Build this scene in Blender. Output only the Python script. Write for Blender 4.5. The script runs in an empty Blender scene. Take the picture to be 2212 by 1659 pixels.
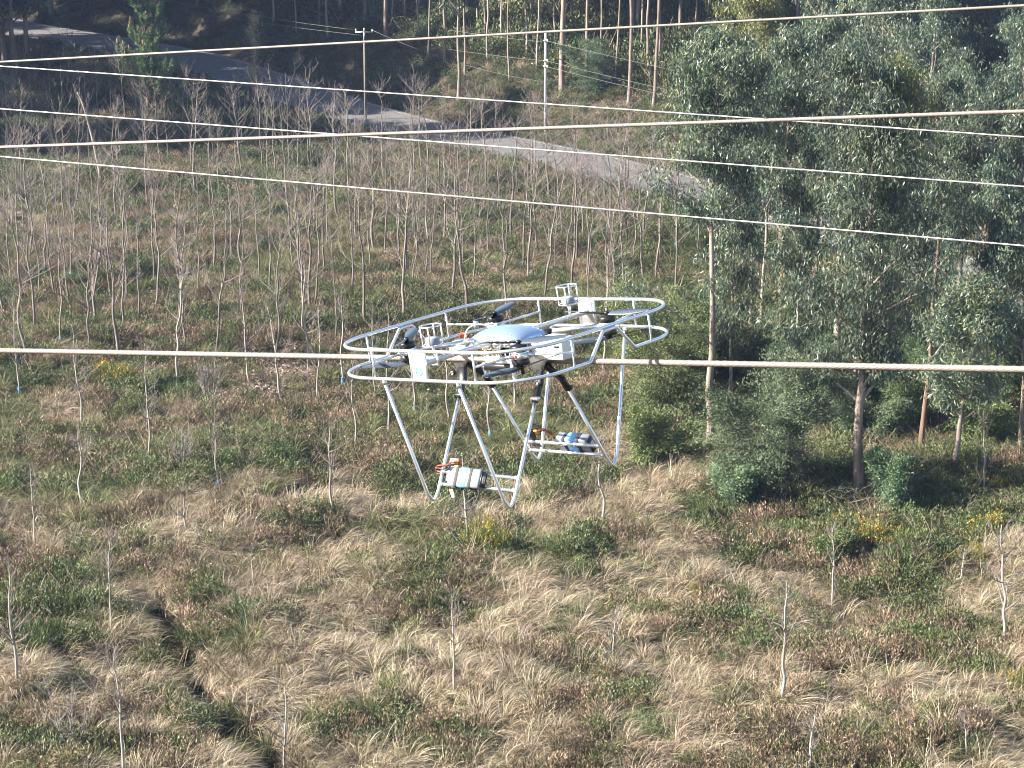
import bpy, math, random
import numpy as np
from mathutils import Vector, Matrix

SC = bpy.context.scene
COL = SC.collection
R = math.radians
rng = np.random.default_rng(7)
random.seed(7)

# ------------------------------------------------------------------ camera, sky, sun, exposure
CAM_H = 19.0
PITCH = 14.0
FPX, PCX, PCY = 4386.0, 1106.0, 829.5        # focal length and centre on a 2212 x 1659 print of the photograph
cam_d = bpy.data.cameras.new('camera')
cam = bpy.data.objects.new('camera', cam_d)
COL.objects.link(cam)
cam.location = (0, 0, CAM_H)
cam.rotation_euler = (R(90 - PITCH), 0, 0)
cam_d.sensor_width = 36
cam_d.lens = 36 * FPX / 2212
cam_d.clip_start = 0.5
cam_d.clip_end = 3000
SC.camera = cam

SUN_EL, SUN_AZ = 28.0, 261.0                 # azimuth clockwise from +Y: the sun stands to the left, a little behind the camera
world = bpy.data.worlds.new('World')
SC.world = world
world.use_nodes = True
wn = world.node_tree.nodes
sky = wn.new('ShaderNodeTexSky')
sky.sky_type = 'NISHITA'
sky.sun_disc = False
sky.sun_elevation = R(SUN_EL)
sky.sun_rotation = R(SUN_AZ)
sky.dust_density = 1.0
sky.ozone_density = 1.6
wn['Background'].inputs['Strength'].default_value = 0.062
world.node_tree.links.new(sky.outputs[0], wn['Background'].inputs['Color'])
sun_d = bpy.data.lights.new('sun', 'SUN')
sun_d.energy = 5.0
sun_d.angle = R(0.5)
sun_d.color = (1.0, 0.92, 0.81)
sun = bpy.data.objects.new('sun', sun_d)
COL.objects.link(sun)
_s = Vector((math.sin(R(SUN_AZ)) * math.cos(R(SUN_EL)), math.cos(R(SUN_AZ)) * math.cos(R(SUN_EL)), math.sin(R(SUN_EL))))
sun.rotation_euler = _s.to_track_quat('Z', 'Y').to_euler()
SC.view_settings.view_transform = 'Standard'
SC.view_settings.look = 'None'
SC.view_settings.exposure = 2.08
SC.view_settings.gamma = 1
cy = SC.cycles
cy.max_bounces = 5
cy.diffuse_bounces = 2
cy.glossy_bounces = 2
cy.transmission_bounces = 2
cy.volume_bounces = 0
cy.transparent_max_bounces = 4
cy.use_denoising = True
cy.filter_width = 1.1
cy.use_adaptive_sampling = False

# ------------------------------------------------------------------ helpers: meshes
class MB:
    """collects vertices, tris, quads and a per-vertex 'rnd' value; builds ONE mesh object"""
    def __init__(s):
        s.v, s.q, s.t, s.r, s.n = [], [], [], [], 0
        s.qm, s.tm = [], []
    def add(s, v, quads=None, tris=None, rnd=0.0, m=0):
        v = np.asarray(v, float).reshape(-1, 3)
        s.v.append(v)
        s.r.append(np.broadcast_to(np.asarray(rnd, float), (len(v),)).copy())
        if quads is not None and len(quads):
            q = np.asarray(quads, int).reshape(-1, 4) + s.n
            s.q.append(q); s.qm.append(np.full(len(q), m))
        if tris is not None and len(tris):
            t = np.asarray(tris, int).reshape(-1, 3) + s.n
            s.t.append(t); s.tm.append(np.full(len(t), m))
        s.n += len(v)
        return s
    def mesh(s, name, mats, smooth=True):
        me = bpy.data.meshes.new(name)
        V = np.concatenate(s.v) if s.v else np.zeros((0, 3))
        Q = np.concatenate(s.q) if s.q else np.zeros((0, 4), int)
        T = np.concatenate(s.t) if s.t else np.zeros((0, 3), int)
        me.vertices.add(len(V))
        me.vertices.foreach_set('co', V.astype(np.float32).ravel())
        loops = np.concatenate([Q.ravel(), T.ravel()]).astype(np.int32)
        me.loops.add(len(loops))
        me.loops.foreach_set('vertex_index', loops)
        nq, nt = len(Q), len(T)
        st = np.concatenate([np.arange(nq) * 4, nq * 4 + np.arange(nt) * 3]).astype(np.int32)
        me.polygons.add(nq + nt)
        me.polygons.foreach_set('loop_start', st)
        mi = np.concatenate(([*s.qm] or [np.zeros(0)]) + ([*s.tm] or [np.zeros(0)])).astype(np.int32)
        me.polygons.foreach_set('material_index', mi)
        if smooth:
            me.polygons.foreach_set('use_smooth', np.ones(nq + nt, bool))
        a = me.attributes.new('rnd', 'FLOAT', 'POINT')
        a.data.foreach_set('value', np.concatenate(s.r).astype(np.float32) if s.r else np.zeros(0, np.float32))
        for m in (mats if isinstance(mats, (list, tuple)) else [mats]):
            me.materials.append(m)
        me.update(calc_edges=True)
        return me
    def build(s, name, mats, parent=None, smooth=True, link=True):
        o = bpy.data.objects.new(name, s.mesh(name, mats, smooth))
        if link: COL.objects.link(o)
        if parent is not None: o.parent = parent
        return o

def frames(P):
    P = np.asarray(P, float)
    T = np.gradient(P, axis=0)
    T /= np.linalg.norm(T, axis=1)[:, None] + 1e-12
    up = np.array([0, 0, 1.0]) if abs(T[0][2]) < .9 else np.array([1.0, 0, 0])
    n = np.cross(T[0], up); n /= np.linalg.norm(n)
    N = []
    for t in T:
        n = n - t * (n @ t); n = n / (np.linalg.norm(n) + 1e-12); N.append(n)
    N = np.array(N)
    return T, N, np.cross(T, N)

def tube(mb, P, r, sides=8, cap=True, rnd=0.0, m=0, closed=False):
    P = np.asarray(P, float)
    k = len(P)
    r = np.broadcast_to(np.asarray(r, float), (k,))
    if closed:
        Pe = np.vstack([P[-1], P, P[0]])
        T, N, B = frames(Pe); N, B = N[1:-1], B[1:-1]
    else:
        T, N, B = frames(P)
    a = np.arange(sides) * 2 * np.pi / sides
    V = P[:, None] + r[:, None, None] * (np.cos(a)[None, :, None] * N[:, None] + np.sin(a)[None, :, None] * B[:, None])
    i = np.arange(k if closed else k - 1)[:, None]; j = np.arange(sides)[None]
    i2 = (i + 1) % k; j2 = (j + 1) % sides
    q = np.stack(np.broadcast_arrays(i * sides + j, i * sides + j2, i2 * sides + j2, i2 * sides + j), -1).reshape(-1, 4)
    V = V.reshape(-1, 3)
    t = []
    if cap and not closed:
        V = np.vstack([V, P[0], P[-1]])
        c0, c1 = k * sides, k * sides + 1
        for j in range(sides):
            t.append((c0, (j + 1) % sides, j)); t.append((c1, (k - 1) * sides + j, (k - 1) * sides + (j + 1) % sides))
    mb.add(V, q, t, rnd, m)
    return mb

def bez(P, n=8):
    """round a polyline's inner corners: Catmull-Rom through the points"""
    P = np.asarray(P, float)
    E = np.vstack([2 * P[0] - P[1], P, 2 * P[-1] - P[-2]])
    out = []
    for i in range(1, len(E) - 2):
        p0, p1, p2, p3 = E[i - 1], E[i], E[i + 1], E[i + 2]
        for t in np.linspace(0, 1, n, endpoint=False):
            out.append(.5 * ((2 * p1) + (-p0 + p2) * t + (2 * p0 - 5 * p1 + 4 * p2 - p3) * t * t + (-p0 + 3 * p1 - 3 * p2 + p3) * t ** 3))
    out.append(E[-2])
    return np.array(out)

def fillet(P, rad, n=6):
    """polyline with its corners rounded by arcs"""
    P = [np.asarray(p, float) for p in P]
    rad = rad if isinstance(rad, (list, tuple)) else [rad] * len(P)
    out = [P[0]]
    for i in range(1, len(P) - 1):
        a, b, c = P[i - 1], P[i], P[i + 1]
        u = (a - b); lu = np.linalg.norm(u); u /= lu
        w = (c - b); lw = np.linalg.norm(w); w /= lw
        ang = math.acos(np.clip(u @ w, -1, 1))
        d = min(rad[i] / math.tan(ang / 2), lu * .49, lw * .49)
        p, q = b + u * d, b + w * d
        for t in np.linspace(0, 1, n + 1):
            out.append((1 - t) ** 2 * p + 2 * t * (1 - t) * b + t * t * q)
    out.append(P[-1])
    return np.array(out)

def box(mb, c, h, rot=None, bev=0.0, rnd=0.0, m=0):
    """box of half sizes h with chamfered edges"""
    c = np.asarray(c, float); h = np.asarray(h, float)
    b = min(bev, *(h * .49)) if bev else 0
    if not b:
        V = np.array([(x, y, z) for x in (-1, 1) for y in (-1, 1) for z in (-1, 1)], float) * h
        Q = [(0, 1, 3, 2), (4, 6, 7, 5), (0, 4, 5, 1), (2, 3, 7, 6), (0, 2, 6, 4), (1, 5, 7, 3)]; T = []
    else:
        V, idx = [], {}
        for sx in (-1, 1):
            for sy in (-1, 1):
                for sz in (-1, 1):
                    for ax in range(3):
                        p = np.array([sx, sy, sz]) * (h - b); p[ax] = (sx, sy, sz)[ax] * h[ax]
                        idx[(sx, sy, sz, ax)] = len(V); V.append(p)
        Q, T = [], []
        for ax in range(3):
            o = [k for k in range(3) if k != ax]
            for s in (-1, 1):
                f = []
                for e, g in ((-1, -1), (1, -1), (1, 1), (-1, 1)):
                    k = [0, 0, 0]; k[ax] = s; k[o[0]] = e; k[o[1]] = g; f.append(idx[(*k, ax)])
                flip = (s > 0) ^ (ax == 1)
                Q.append(f if flip else f[::-1])
            for e in (-1, 1):
                for g in (-1, 1):
                    k0 = [0, 0, 0]; k0[o[0]] = e; k0[o[1]] = g
                    a0, a1 = list(k0), list(k0); a0[ax] = -1; a1[ax] = 1
                    f = [idx[(*a0, o[0])], idx[(*a1, o[0])], idx[(*a1, o[1])], idx[(*a0, o[1])]]
                    n = np.cross(V[f[1]] - V[f[0]], V[f[2]] - V[f[1]])
                    Q.append(f if n @ np.array(k0) > 0 else f[::-1])
        for sx in (-1, 1):
            for sy in (-1, 1):
                for sz in (-1, 1):
                    f = [idx[(sx, sy, sz, 0)], idx[(sx, sy, sz, 1)], idx[(sx, sy, sz, 2)]]
                    T.append(f if sx * sy * sz > 0 else f[::-1])
        V = np.array(V)
    if rot is not None: V = V @ np.asarray(rot, float).T
    mb.add(V + c, Q, T, rnd, m)
    return mb

def lathe(mb, prof, c, axis='z', sides=20, rnd=0.0, m=0, rot=None):
    """profile of (radius, height) turned about an axis through c"""
    a = np.arange(sides) * 2 * np.pi / sides
    V = np.array([(r * math.cos(t), r * math.sin(t), z) for r, z in prof for t in a])
    if axis == 'y': V = V[:, [0, 2, 1]] * np.array([1, 1, -1])
    if axis == 'x': V = V[:, [2, 0, 1]]
    if rot is not None: V = V @ np.asarray(rot, float).T
    k = len(prof); Q = []
    for i in range(k - 1):
        for j in range(sides):
            Q.append((i * sides + j, i * sides + (j + 1) % sides, (i + 1) * sides + (j + 1) % sides, (i + 1) * sides + j))
    mb.add(V + np.asarray(c, float), Q, None, rnd, m)
    return mb

def rot_z(a): c, s = math.cos(a), math.sin(a); return np.array([[c, -s, 0], [s, c, 0], [0, 0, 1.0]])
def rot_x(a): c, s = math.cos(a), math.sin(a); return np.array([[1.0, 0, 0], [0, c, -s], [0, s, c]])
def rot_y(a): c, s = math.cos(a), math.sin(a); return np.array([[c, 0, s], [0, 1.0, 0], [-s, 0, c]])
def unit(a): return a / (np.linalg.norm(a, axis=-1, keepdims=True) + 1e-12)

def leaves(mb, C, D, L, W, rnd, g, m=0, fold=.15):
    """one lens-shaped, slightly folded face per leaf: base C, direction D, length L, width W"""
    n = len(C)
    D = unit(D)
    S = unit(np.cross(D, g.normal(size=(n, 3))))
    N = np.cross(D, S)
    L = np.broadcast_to(L, (n,))[:, None]; W = np.broadcast_to(W, (n,))[:, None]
    V = np.stack([C, C + D * L * .45 + S * W * .5 + N * W * fold, C + D * L, C + D * L * .45 - S * W * .5 + N * W * fold], 1)
    mb.add(V.reshape(-1, 3), np.arange(4 * n).reshape(n, 4), None, np.repeat(np.broadcast_to(rnd, (n,)), 4), m)

def blades(mb, B, D0, bend, L, W, rnd, seg=3, m=0, g=rng):
    """grass blades: start B, first direction D0, bent towards 'bend' along their length"""
    n = len(B)
    D = unit(D0); P = B.copy()
    S = unit(np.cross(D, g.normal(size=(n, 3))))
    rows = []
    for k in range(seg + 1):
        w = (W * (1 - .85 * k / seg))[:, None]
        rows.append(P - S * w * .5); rows.append(P + S * w * .5)
        D = unit(D + bend * (1.0 / seg))
        P = P + D * (L / seg)[:, None]
        P[:, 2] = np.maximum(P[:, 2], .02)
    V = np.stack(rows, 1)
    k = 2 * (seg + 1)
    base = np.arange(n)[:, None, None] * k
    s = np.arange(seg)[None, :, None] * 2
    q = (base + s + np.array([0, 1, 3, 2])[None, None]).reshape(-1, 4)
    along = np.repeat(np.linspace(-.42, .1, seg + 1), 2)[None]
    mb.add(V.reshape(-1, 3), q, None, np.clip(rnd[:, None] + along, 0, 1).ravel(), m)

# ------------------------------------------------------------------ helpers: objects
def tag(o, label=None, cat=None, group=None, kind=None):
    if label: o['label'] = label
    if cat: o['category'] = cat
    if group: o['group'] = group
    if kind: o['kind'] = kind
    return o

def empty(name, loc=(0, 0, 0), rz=0.0):
    o = bpy.data.objects.new(name, None)
    o.empty_display_size = .2
    COL.objects.link(o); o.location = loc; o.rotation_euler = (0, 0, rz)
    return o

def child(name, me, parent):
    o = bpy.data.objects.new(name, me)
    COL.objects.link(o); o.parent = parent
    return o

# ------------------------------------------------------------------ helpers: materials
def mat(name, color, rough=.5, metal=0.0, spec=None, nodes=None):
    m = bpy.data.materials.new(name); m.use_nodes = True
    b = m.node_tree.nodes['Principled BSDF']
    b.inputs['Base Color'].default_value = (*color, 1)
    b.inputs['Roughness'].default_value = rough
    b.inputs['Metallic'].default_value = metal
    if spec is not None: b.inputs['Specular IOR Level'].default_value = spec
    if nodes: nodes(m.node_tree, b)
    return m

def noise(nt, scale, detail=3, vec=None, rough=.6):
    n = nt.nodes.new('ShaderNodeTexNoise')
    n.inputs['Scale'].default_value = scale; n.inputs['Detail'].default_value = detail; n.inputs['Roughness'].default_value = rough
    if vec is not None: nt.links.new(vec, n.inputs['Vector'])
    return n.outputs['Fac']

def ramp(nt, fac, stops):
    r = nt.nodes.new('ShaderNodeValToRGB')
    e = r.color_ramp.elements
    while len(e) < len(stops): e.new(.5)
    for k, (p, c) in enumerate(stops):
        e[k].position = p; e[k].color = (*c, 1)
    nt.links.new(fac, r.inputs[0])
    return r.outputs[0]

def coords(nt, kind='Object', scale=(1, 1, 1)):
    t = nt.nodes.new('ShaderNodeTexCoord'); mp = nt.nodes.new('ShaderNodeMapping')
    mp.inputs['Scale'].default_value = scale
    nt.links.new(t.outputs[kind], mp.inputs[0])
    return mp.outputs[0]

def leaf_mat(name, stops, rough=.45, trans=.25, inst=False, spec=.5, jitter=.35):
    """colour by the mesh's own 'rnd' value and a per-plant random; a little light passes through"""
    m = bpy.data.materials.new(name); m.use_nodes = True
    nt = m.node_tree; b = nt.nodes['Principled BSDF']
    a = nt.nodes.new('ShaderNodeAttribute'); a.attribute_name = 'rnd'
    oi = nt.nodes.new('ShaderNodeObjectInfo')
    c = ramp(nt, a.outputs['Fac'], stops)
    hs = nt.nodes.new('ShaderNodeHueSaturation')
    mr = nt.nodes.new('ShaderNodeMapRange')
    mr.inputs['To Min'].default_value = 1 - jitter; mr.inputs['To Max'].default_value = 1 + jitter
    nt.links.new(oi.outputs['Random'], mr.inputs['Value'])
    nt.links.new(mr.outputs[0], hs.inputs['Value'])
    mh = nt.nodes.new('ShaderNodeMath'); mh.operation = 'MULTIPLY_ADD'
    mh.inputs[1].default_value = 7.31; mh.inputs[2].default_value = 0
    nt.links.new(oi.outputs['Random'], mh.inputs[0])
    fr = nt.nodes.new('ShaderNodeMath'); fr.operation = 'FRACT'; nt.links.new(mh.outputs[0], fr.inputs[0])
    m2 = nt.nodes.new('ShaderNodeMapRange'); m2.inputs['To Min'].default_value = .485; m2.inputs['To Max'].default_value = .515
    nt.links.new(fr.outputs[0], m2.inputs['Value']); nt.links.new(m2.outputs[0], hs.inputs['Hue'])
    nt.links.new(c, hs.inputs['Color'])
    nt.links.new(hs.outputs[0], b.inputs['Base Color'])
    b.inputs['Roughness'].default_value = rough
    b.inputs['Specular IOR Level'].default_value = spec
    if trans:
        tr = nt.nodes.new('ShaderNodeBsdfTranslucent'); nt.links.new(hs.outputs[0], tr.inputs['Color'])
        mx = nt.nodes.new('ShaderNodeMixShader'); mx.inputs[0].default_value = trans
        nt.links.new(b.outputs[0], mx.inputs[1]); nt.links.new(tr.outputs[0], mx.inputs[2])
        nt.links.new(mx.outputs[0], nt.nodes['Material Output'].inputs['Surface'])
    return m

def bark_mat(name, stops, scale=3.0, stretch=.12, rough=.85, bump=.4):
    def f(nt, b):
        v = coords(nt, 'Object', (1, 1, stretch))
        n = noise(nt, scale * 3, 4, v)
        nt.links.new(ramp(nt, n, stops), b.inputs['Base Color'])
        bp = nt.nodes.new('ShaderNodeBump'); bp.inputs['Strength'].default_value = bump; bp.inputs['Distance'].default_value = .02
        nt.links.new(noise(nt, scale * 12, 3, v), bp.inputs['Height']); nt.links.new(bp.outputs[0], b.inputs['Normal'])
    return mat(name, (.3, .25, .2), rough, nodes=f)

def vnoise(x, y, s, seed=0):
    """smooth value noise, 0..1"""
    x = np.asarray(x, float) / s; y = np.asarray(y, float) / s
    xi = np.floor(x).astype(np.int64); yi = np.floor(y).astype(np.int64)
    fx = x - xi; fy = y - yi
    fx = fx * fx * (3 - 2 * fx); fy = fy * fy * (3 - 2 * fy)
    def h(i, j):
        k = (i * 374761393 + j * 668265263 + seed * 974634541) & 0x7fffffff
        k = ((k ^ (k >> 13)) * 1274126177) & 0x7fffffff
        return ((k ^ (k >> 16)) & 0xffff) / 65535.0
    return (h(xi, yi) * (1 - fx) + h(xi + 1, yi) * fx) * (1 - fy) + (h(xi, yi + 1) * (1 - fx) + h(xi + 1, yi + 1) * fx) * fy

# ------------------------------------------------------------------ terrain shape
th = R(PITCH)
def z_base(y):
    y = np.asarray(y, float)
    return np.where(y > 100, .00055 * np.maximum(y - 100, 0) ** 2, 0.0) * (y < 230) + np.where(y >= 230, .00055 * 130 ** 2 + (y - 230) * .143, 0)

def ray(X, Y):
    d = np.array([(X - PCX) / FPX, 1.0, -(Y - PCY) / FPX])
    c, s = math.cos(th), math.sin(th)
    return np.array([d[0], d[1] * c + d[2] * s, -d[1] * s + d[2] * c])

def hit(X, Y, zf):
    d = ray(X, Y); t = 25.0
    for _ in range(1000):
        p = d * t
        if CAM_H + p[2] <= zf(p[0], p[1]): break
        t += .5
    lo, hi = t - .5, t
    for _ in range(18):
        mid = (lo + hi) / 2; p = d * mid
        if CAM_H + p[2] <= zf(p[0], p[1]): hi = mid
        else: lo = mid
    p = d * hi
    return np.array([p[0], p[1], CAM_H + p[2]])

ROAD_MID = [(-330, -30), (0, 55), (410, 128), (816, 257), (1121, 322), (1285, 358), (1444, 400), (1760, 490), (2130, 612), (2420, 715)]
RC = np.array([hit(X, max(Y, -60), lambda x, y: z_base(y)) for X, Y in ROAD_MID])
RC = RC[np.argsort(RC[:, 0])]
# carry the road on beyond both sides of the picture
d0 = unit(RC[0] - RC[2]); d1 = unit(RC[-1] - RC[-3])
RC = np.vstack([RC[0] + d0 * 160, RC[0] + d0 * 60, RC, RC[-1] + d1 * 40, RC[-1] + d1 * 90])
RXY = bez(RC[:, :2], 10)
ROAD_W = 3.1
def road_dist(x, y):
    """signed distance to the road's centre line, positive beyond it"""
    x = np.asarray(x, float); y = np.asarray(y, float)
    sh = x.shape; P = np.stack([x.ravel(), y.ravel()], 1)
    best = np.full(len(P), 1e9); sg = np.ones(len(P))
    for a, b in zip(RXY[:-1], RXY[1:]):
        ab = b - a; L = ab @ ab
        t = np.clip(((P - a) @ ab) / L, 0, 1)
        q = P - (a + t[:, None] * ab)
        dd = (q * q).sum(1)
        k = dd < best
        best[k] = dd[k]; sg[k] = np.sign(ab[0] * q[k, 1] - ab[1] * q[k, 0])
    return (np.sqrt(best) * sg).reshape(sh)

def sstep(a, b, x):
    t = np.clip((x - a) / (b - a), 0, 1); return t * t * (3 - 2 * t)

DITCH = np.array([hit(X, Y, lambda x, y: 0.0)[:2] for X, Y in [(330, 1300), (400, 1400), (440, 1490), (510, 1560), (590, 1640), (650, 1720)]])
DITCH2 = np.array([hit(X, Y, lambda x, y: 0.0)[:2] for X, Y in [(560, 1098), (640, 1078), (730, 1050), (800, 1030)]])
def poly_dist(x, y, PL):
    best = np.full(np.shape(x), 1e9)
    for a, b in zip(PL[:-1], PL[1:]):
        ab = b - a; t = np.clip(((x - a[0]) * ab[0] + (y - a[1]) * ab[1]) / (ab @ ab), 0, 1)
        best = np.minimum(best, np.hypot(x - a[0] - t * ab[0], y - a[1] - t * ab[1]))
    return best

def z_terrain(x, y):
    x = np.asarray(x, float); y = np.asarray(y, float)
    d = road_dist(x, y)
    z = z_base(y)
    off = sstep(ROAD_W + .3, ROAD_W + 3, np.abs(d))
    bump = (vnoise(x, y, 9, 1) - .5) * .9 + (vnoise(x, y, 3.1, 2) - .5) * .45 + (vnoise(x, y, 1.3, 3) - .5) * .42
    z = z + bump * off - .12 * (1 - off)
    right = sstep(22, 32, x)
    z = z + (3.2 * sstep(ROAD_W + .8, ROAD_W + 6.5, d) + .2 * np.maximum(d - ROAD_W - 6.5, 0)) * (1 - .65 * right)
    z = z + np.minimum(.85 * np.maximum(-50 - x - .12 * (y - 150), 0), 12) * sstep(152, 176, y)          # unseen hill added left of the view to shade the wood
    z = z - .85 * np.exp(-(poly_dist(x, y, DITCH) / .42) ** 2) - .75 * np.exp(-(poly_dist(x, y, DITCH2) / .45) ** 2)
    return z
_hx, _hy = np.arange(-110, 111, .5), np.arange(20, 301, .5)
_HZ = z_terrain(*np.meshgrid(_hx, _hy))
def zt(x, y):
    i = min(max((y - 20) * 2, 0), len(_hy) - 2); j = min(max((x + 110) * 2, 0), len(_hx) - 2)
    a, b = int(i), int(j); u, v = i - a, j - b
    return float((_HZ[a, b] * (1 - v) + _HZ[a, b + 1] * v) * (1 - u) + (_HZ[a + 1, b] * (1 - v) + _HZ[a + 1, b + 1] * v) * u)
def at(X, Y):
    return hit(X, Y, zt)
def project(P):
    P = np.asarray(P, float).reshape(-1, 3) - np.array([0, 0, CAM_H])
    c, s = math.cos(th), math.sin(th)
    f = P[:, 1] * c - P[:, 2] * s; u = P[:, 1] * s + P[:, 2] * c
    return PCX + P[:, 0] / f * FPX, PCY - u / f * FPX, f

def ground_mat():
    def f(nt, b):
        v = coords(nt, 'Object')
        n = noise(nt, .35, 6, v, .65)
        c1 = ramp(nt, n, [(.3, (.04, .032, .02)), (.5, (.075, .058, .038)), (.62, (.065, .06, .03)), (.75, (.14, .10, .075))])
        c2 = ramp(nt, noise(nt, 6, 5, v, .7), [(.35, (.35, .35, .35)), (.65, (1.15, 1.1, 1.0))])
        mx = nt.nodes.new('ShaderNodeMix'); mx.data_type = 'RGBA'; mx.blend_type = 'MULTIPLY'; mx.inputs['Factor'].default_value = 1
        nt.links.new(c1, mx.inputs['A']); nt.links.new(c2, mx.inputs['B'])
        nt.links.new(mx.outputs['Result'], b.inputs['Base Color'])
        bp = nt.nodes.new('ShaderNodeBump'); bp.inputs['Strength'].default_value = .8; bp.inputs['Distance'].default_value = .12
        nt.links.new(noise(nt, 7, 5, v, .7), bp.inputs['Height']); nt.links.new(bp.outputs[0], b.inputs['Normal'])
    return mat('earth', (.1, .08, .05), .95, nodes=f)

def grid_mesh(xs, ys):
    X, Y = np.meshgrid(xs, ys)
    Z = z_terrain(X, Y)
    nx, ny = len(xs), len(ys)
    i = np.arange(ny - 1)[:, None]; j = np.arange(nx - 1)[None]
    q = np.stack(np.broadcast_arrays(i * nx + j, i * nx + j + 1, (i + 1) * nx + j + 1, (i + 1) * nx + j), -1).reshape(-1, 4)
    return np.stack([X, Y, Z], -1).reshape(-1, 3), q
xs = np.concatenate([np.arange(-160, -62, 4.0), np.arange(-62, 66, .5), np.arange(66, 161, 4.0)])
ys = np.concatenate([np.arange(-40, 28, 4.0), np.arange(28, 150, .45), np.arange(150, 235, .9), np.arange(235, 340, 5)])
g = MB(); g.add(*grid_mesh(xs, ys))
tag(g.build('ground', ground_mat()), 'sloping clearing of dry heath ground running back to a wooded hillside', 'ground', kind='structure')

# ------------------------------------------------------------------ road
def asphalt(nt, b):
    v = coords(nt, 'Object')
    nt.links.new(ramp(nt, noise(nt, 1.3, 6, v, .7), [(.25, (.075, .075, .08)), (.45, (.115, .113, .115)), (.6, (.135, .132, .13)), (.75, (.175, .165, .15))]), b.inputs['Base Color'])
    bp = nt.nodes.new('ShaderNodeBump'); bp.inputs['Strength'].default_value = .25; bp.inputs['Distance'].default_value = .01
    nt.links.new(noise(nt, 60, 3, v), bp.inputs['Height']); nt.links.new(bp.outputs[0], b.inputs['Normal'])
M_ASPH = mat('asphalt', (.13, .13, .13), .9, nodes=asphalt)
M_PAINT = mat('road_paint', (.62, .62, .6), .8, nodes=lambda nt, b: nt.links.new(
    ramp(nt, noise(nt, 3, 5, coords(nt, 'Object')), [(.35, (.18, .18, .18)), (.6, (.38, .38, .37))]), b.inputs['Base Color']))
RS = bez(RC[:, :2], 30)
RT = unit(np.gradient(RS, axis=0)); RN = np.stack([-RT[:, 1], RT[:, 0]], 1)
def road_strip(mb, o0, o1, lift, sel=None):
    n = 4 if abs(o1 - o0) > 1 else 1
    for i in range(len(RS) - 1):
        if sel is not None and not sel(i): continue
        V = []
        for k in (i, i + 1):
            for t in np.linspace(o0, o1, n + 1):
                p = RS[k] + RN[k] * t
                V.append((p[0], p[1], float(z_base(p[1])) + lift))
        mb.add(V, [(a, a + 1, a + n + 2, a + n + 1)[::-1] for a in range(n)])
r = MB(); road_strip(r, -ROAD_W, ROAD_W, .03)
tag(r.build('road', M_ASPH), 'grey asphalt country road curving through the trees', 'road', kind='structure')
r = MB()
road_strip(r, -2.75, -2.65, .036); road_strip(r, 2.65, 2.75, .036)
tag(r.build('road_markings', M_PAINT), 'worn white edge lines along both sides of the road', 'road markings', kind='structure')

# ------------------------------------------------------------------ plant materials
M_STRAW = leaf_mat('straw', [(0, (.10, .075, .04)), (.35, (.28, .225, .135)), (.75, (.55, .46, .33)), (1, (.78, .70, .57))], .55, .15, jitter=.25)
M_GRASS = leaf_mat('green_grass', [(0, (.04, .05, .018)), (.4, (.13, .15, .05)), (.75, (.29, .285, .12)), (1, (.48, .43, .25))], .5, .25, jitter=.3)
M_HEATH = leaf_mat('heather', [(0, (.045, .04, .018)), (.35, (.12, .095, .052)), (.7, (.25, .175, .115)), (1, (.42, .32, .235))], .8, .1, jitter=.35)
M_SCRUB = leaf_mat('scrub_leaves', [(0, (.03, .04, .014)), (.5, (.09, .108, .036)), (.85, (.165, .175, .06)), (1, (.26, .23, .10))], .6, .15, jitter=.35)
M_LITTER = leaf_mat('dead_leaves', [(0, (.11, .075, .05)), (.5, (.23, .165, .12)), (1, (.42, .34, .27))], .7, .1)
M_GORSE = leaf_mat('gorse_stems', [(0, (.018, .03, .011)), (.5, (.055, .082, .025)), (1, (.15, .18, .06))], .6, .1, jitter=.25)
M_BROOM = leaf_mat('broom_stems', [(0, (.03, .05, .018)), (.5, (.095, .13, .042)), (1, (.2, .24, .085))], .6, .15, jitter=.25)
M_YELLOW = leaf_mat('yellow_flowers', [(0, (.25, .15, .01)), (.5, (.45, .3, .02)), (1, (.62, .46, .05))], .6, .2, jitter=.15)
M_EUC = leaf_mat('eucalyptus_leaves', [(0, (.022, .04, .026)), (.5, (.07, .108, .072)), (.9, (.145, .18, .11)), (1, (.24, .23, .10))], .42, .2, spec=.5, jitter=.22)
M_EUCY = leaf_mat('young_eucalyptus_leaves', [(0, (.045, .06, .02)), (.5, (.12, .14, .05)), (.9, (.22, .21, .075)), (1, (.3, .24, .08))], .38, .25, spec=.5, jitter=.2)
M_ACACIA = leaf_mat('wattle_leaves', [(0, (.03, .05, .022)), (.5, (.095, .15, .075)), (1, (.2, .26, .13))], .55, .2, jitter=.25)
M_GLAUC = leaf_mat('blue_green_leaves', [(0, (.10, .15, .12)), (.6, (.24, .32, .28)), (1, (.38, .45, .41))], .5, .15)
M_PINE = leaf_mat('pine_needles', [(0, (.05, .09, .04)), (.5, (.13, .23, .10)), (1, (.25, .33, .15))], .5, .1)
M_CANDLE = mat('pine_candles', (.5, .26, .16), .7)
M_OAKLEAF = leaf_mat('withered_leaves', [(0, (.2, .14, .06)), (.5, (.36, .27, .12)), (1, (.5, .42, .22))], .7, .2)
M_BARK_PALE = bark_mat('pale_sapling_bark', [(.3, (.15, .13, .11)), (.55, (.33, .30, .27)), (.75, (.5, .47, .43))], 4)
M_BARK_MID = bark_mat('greyish_sapling_bark', [(.3, (.095, .078, .066)), (.55, (.19, .162, .14)), (.75, (.31, .275, .25))], 4)
M_BARK_GREY = bark_mat('grey_twig_bark', [(.3, (.10, .085, .075)), (.7, (.24, .20, .18))], 4)
M_BARK_EUC = bark_mat('peeling_eucalyptus_bark', [(.25, (.075, .052, .04)), (.45, (.18, .138, .11)), (.6, (.28, .235, .2)), (.8, (.15, .112, .088))], 2.2, .1, bump=.8)
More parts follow.
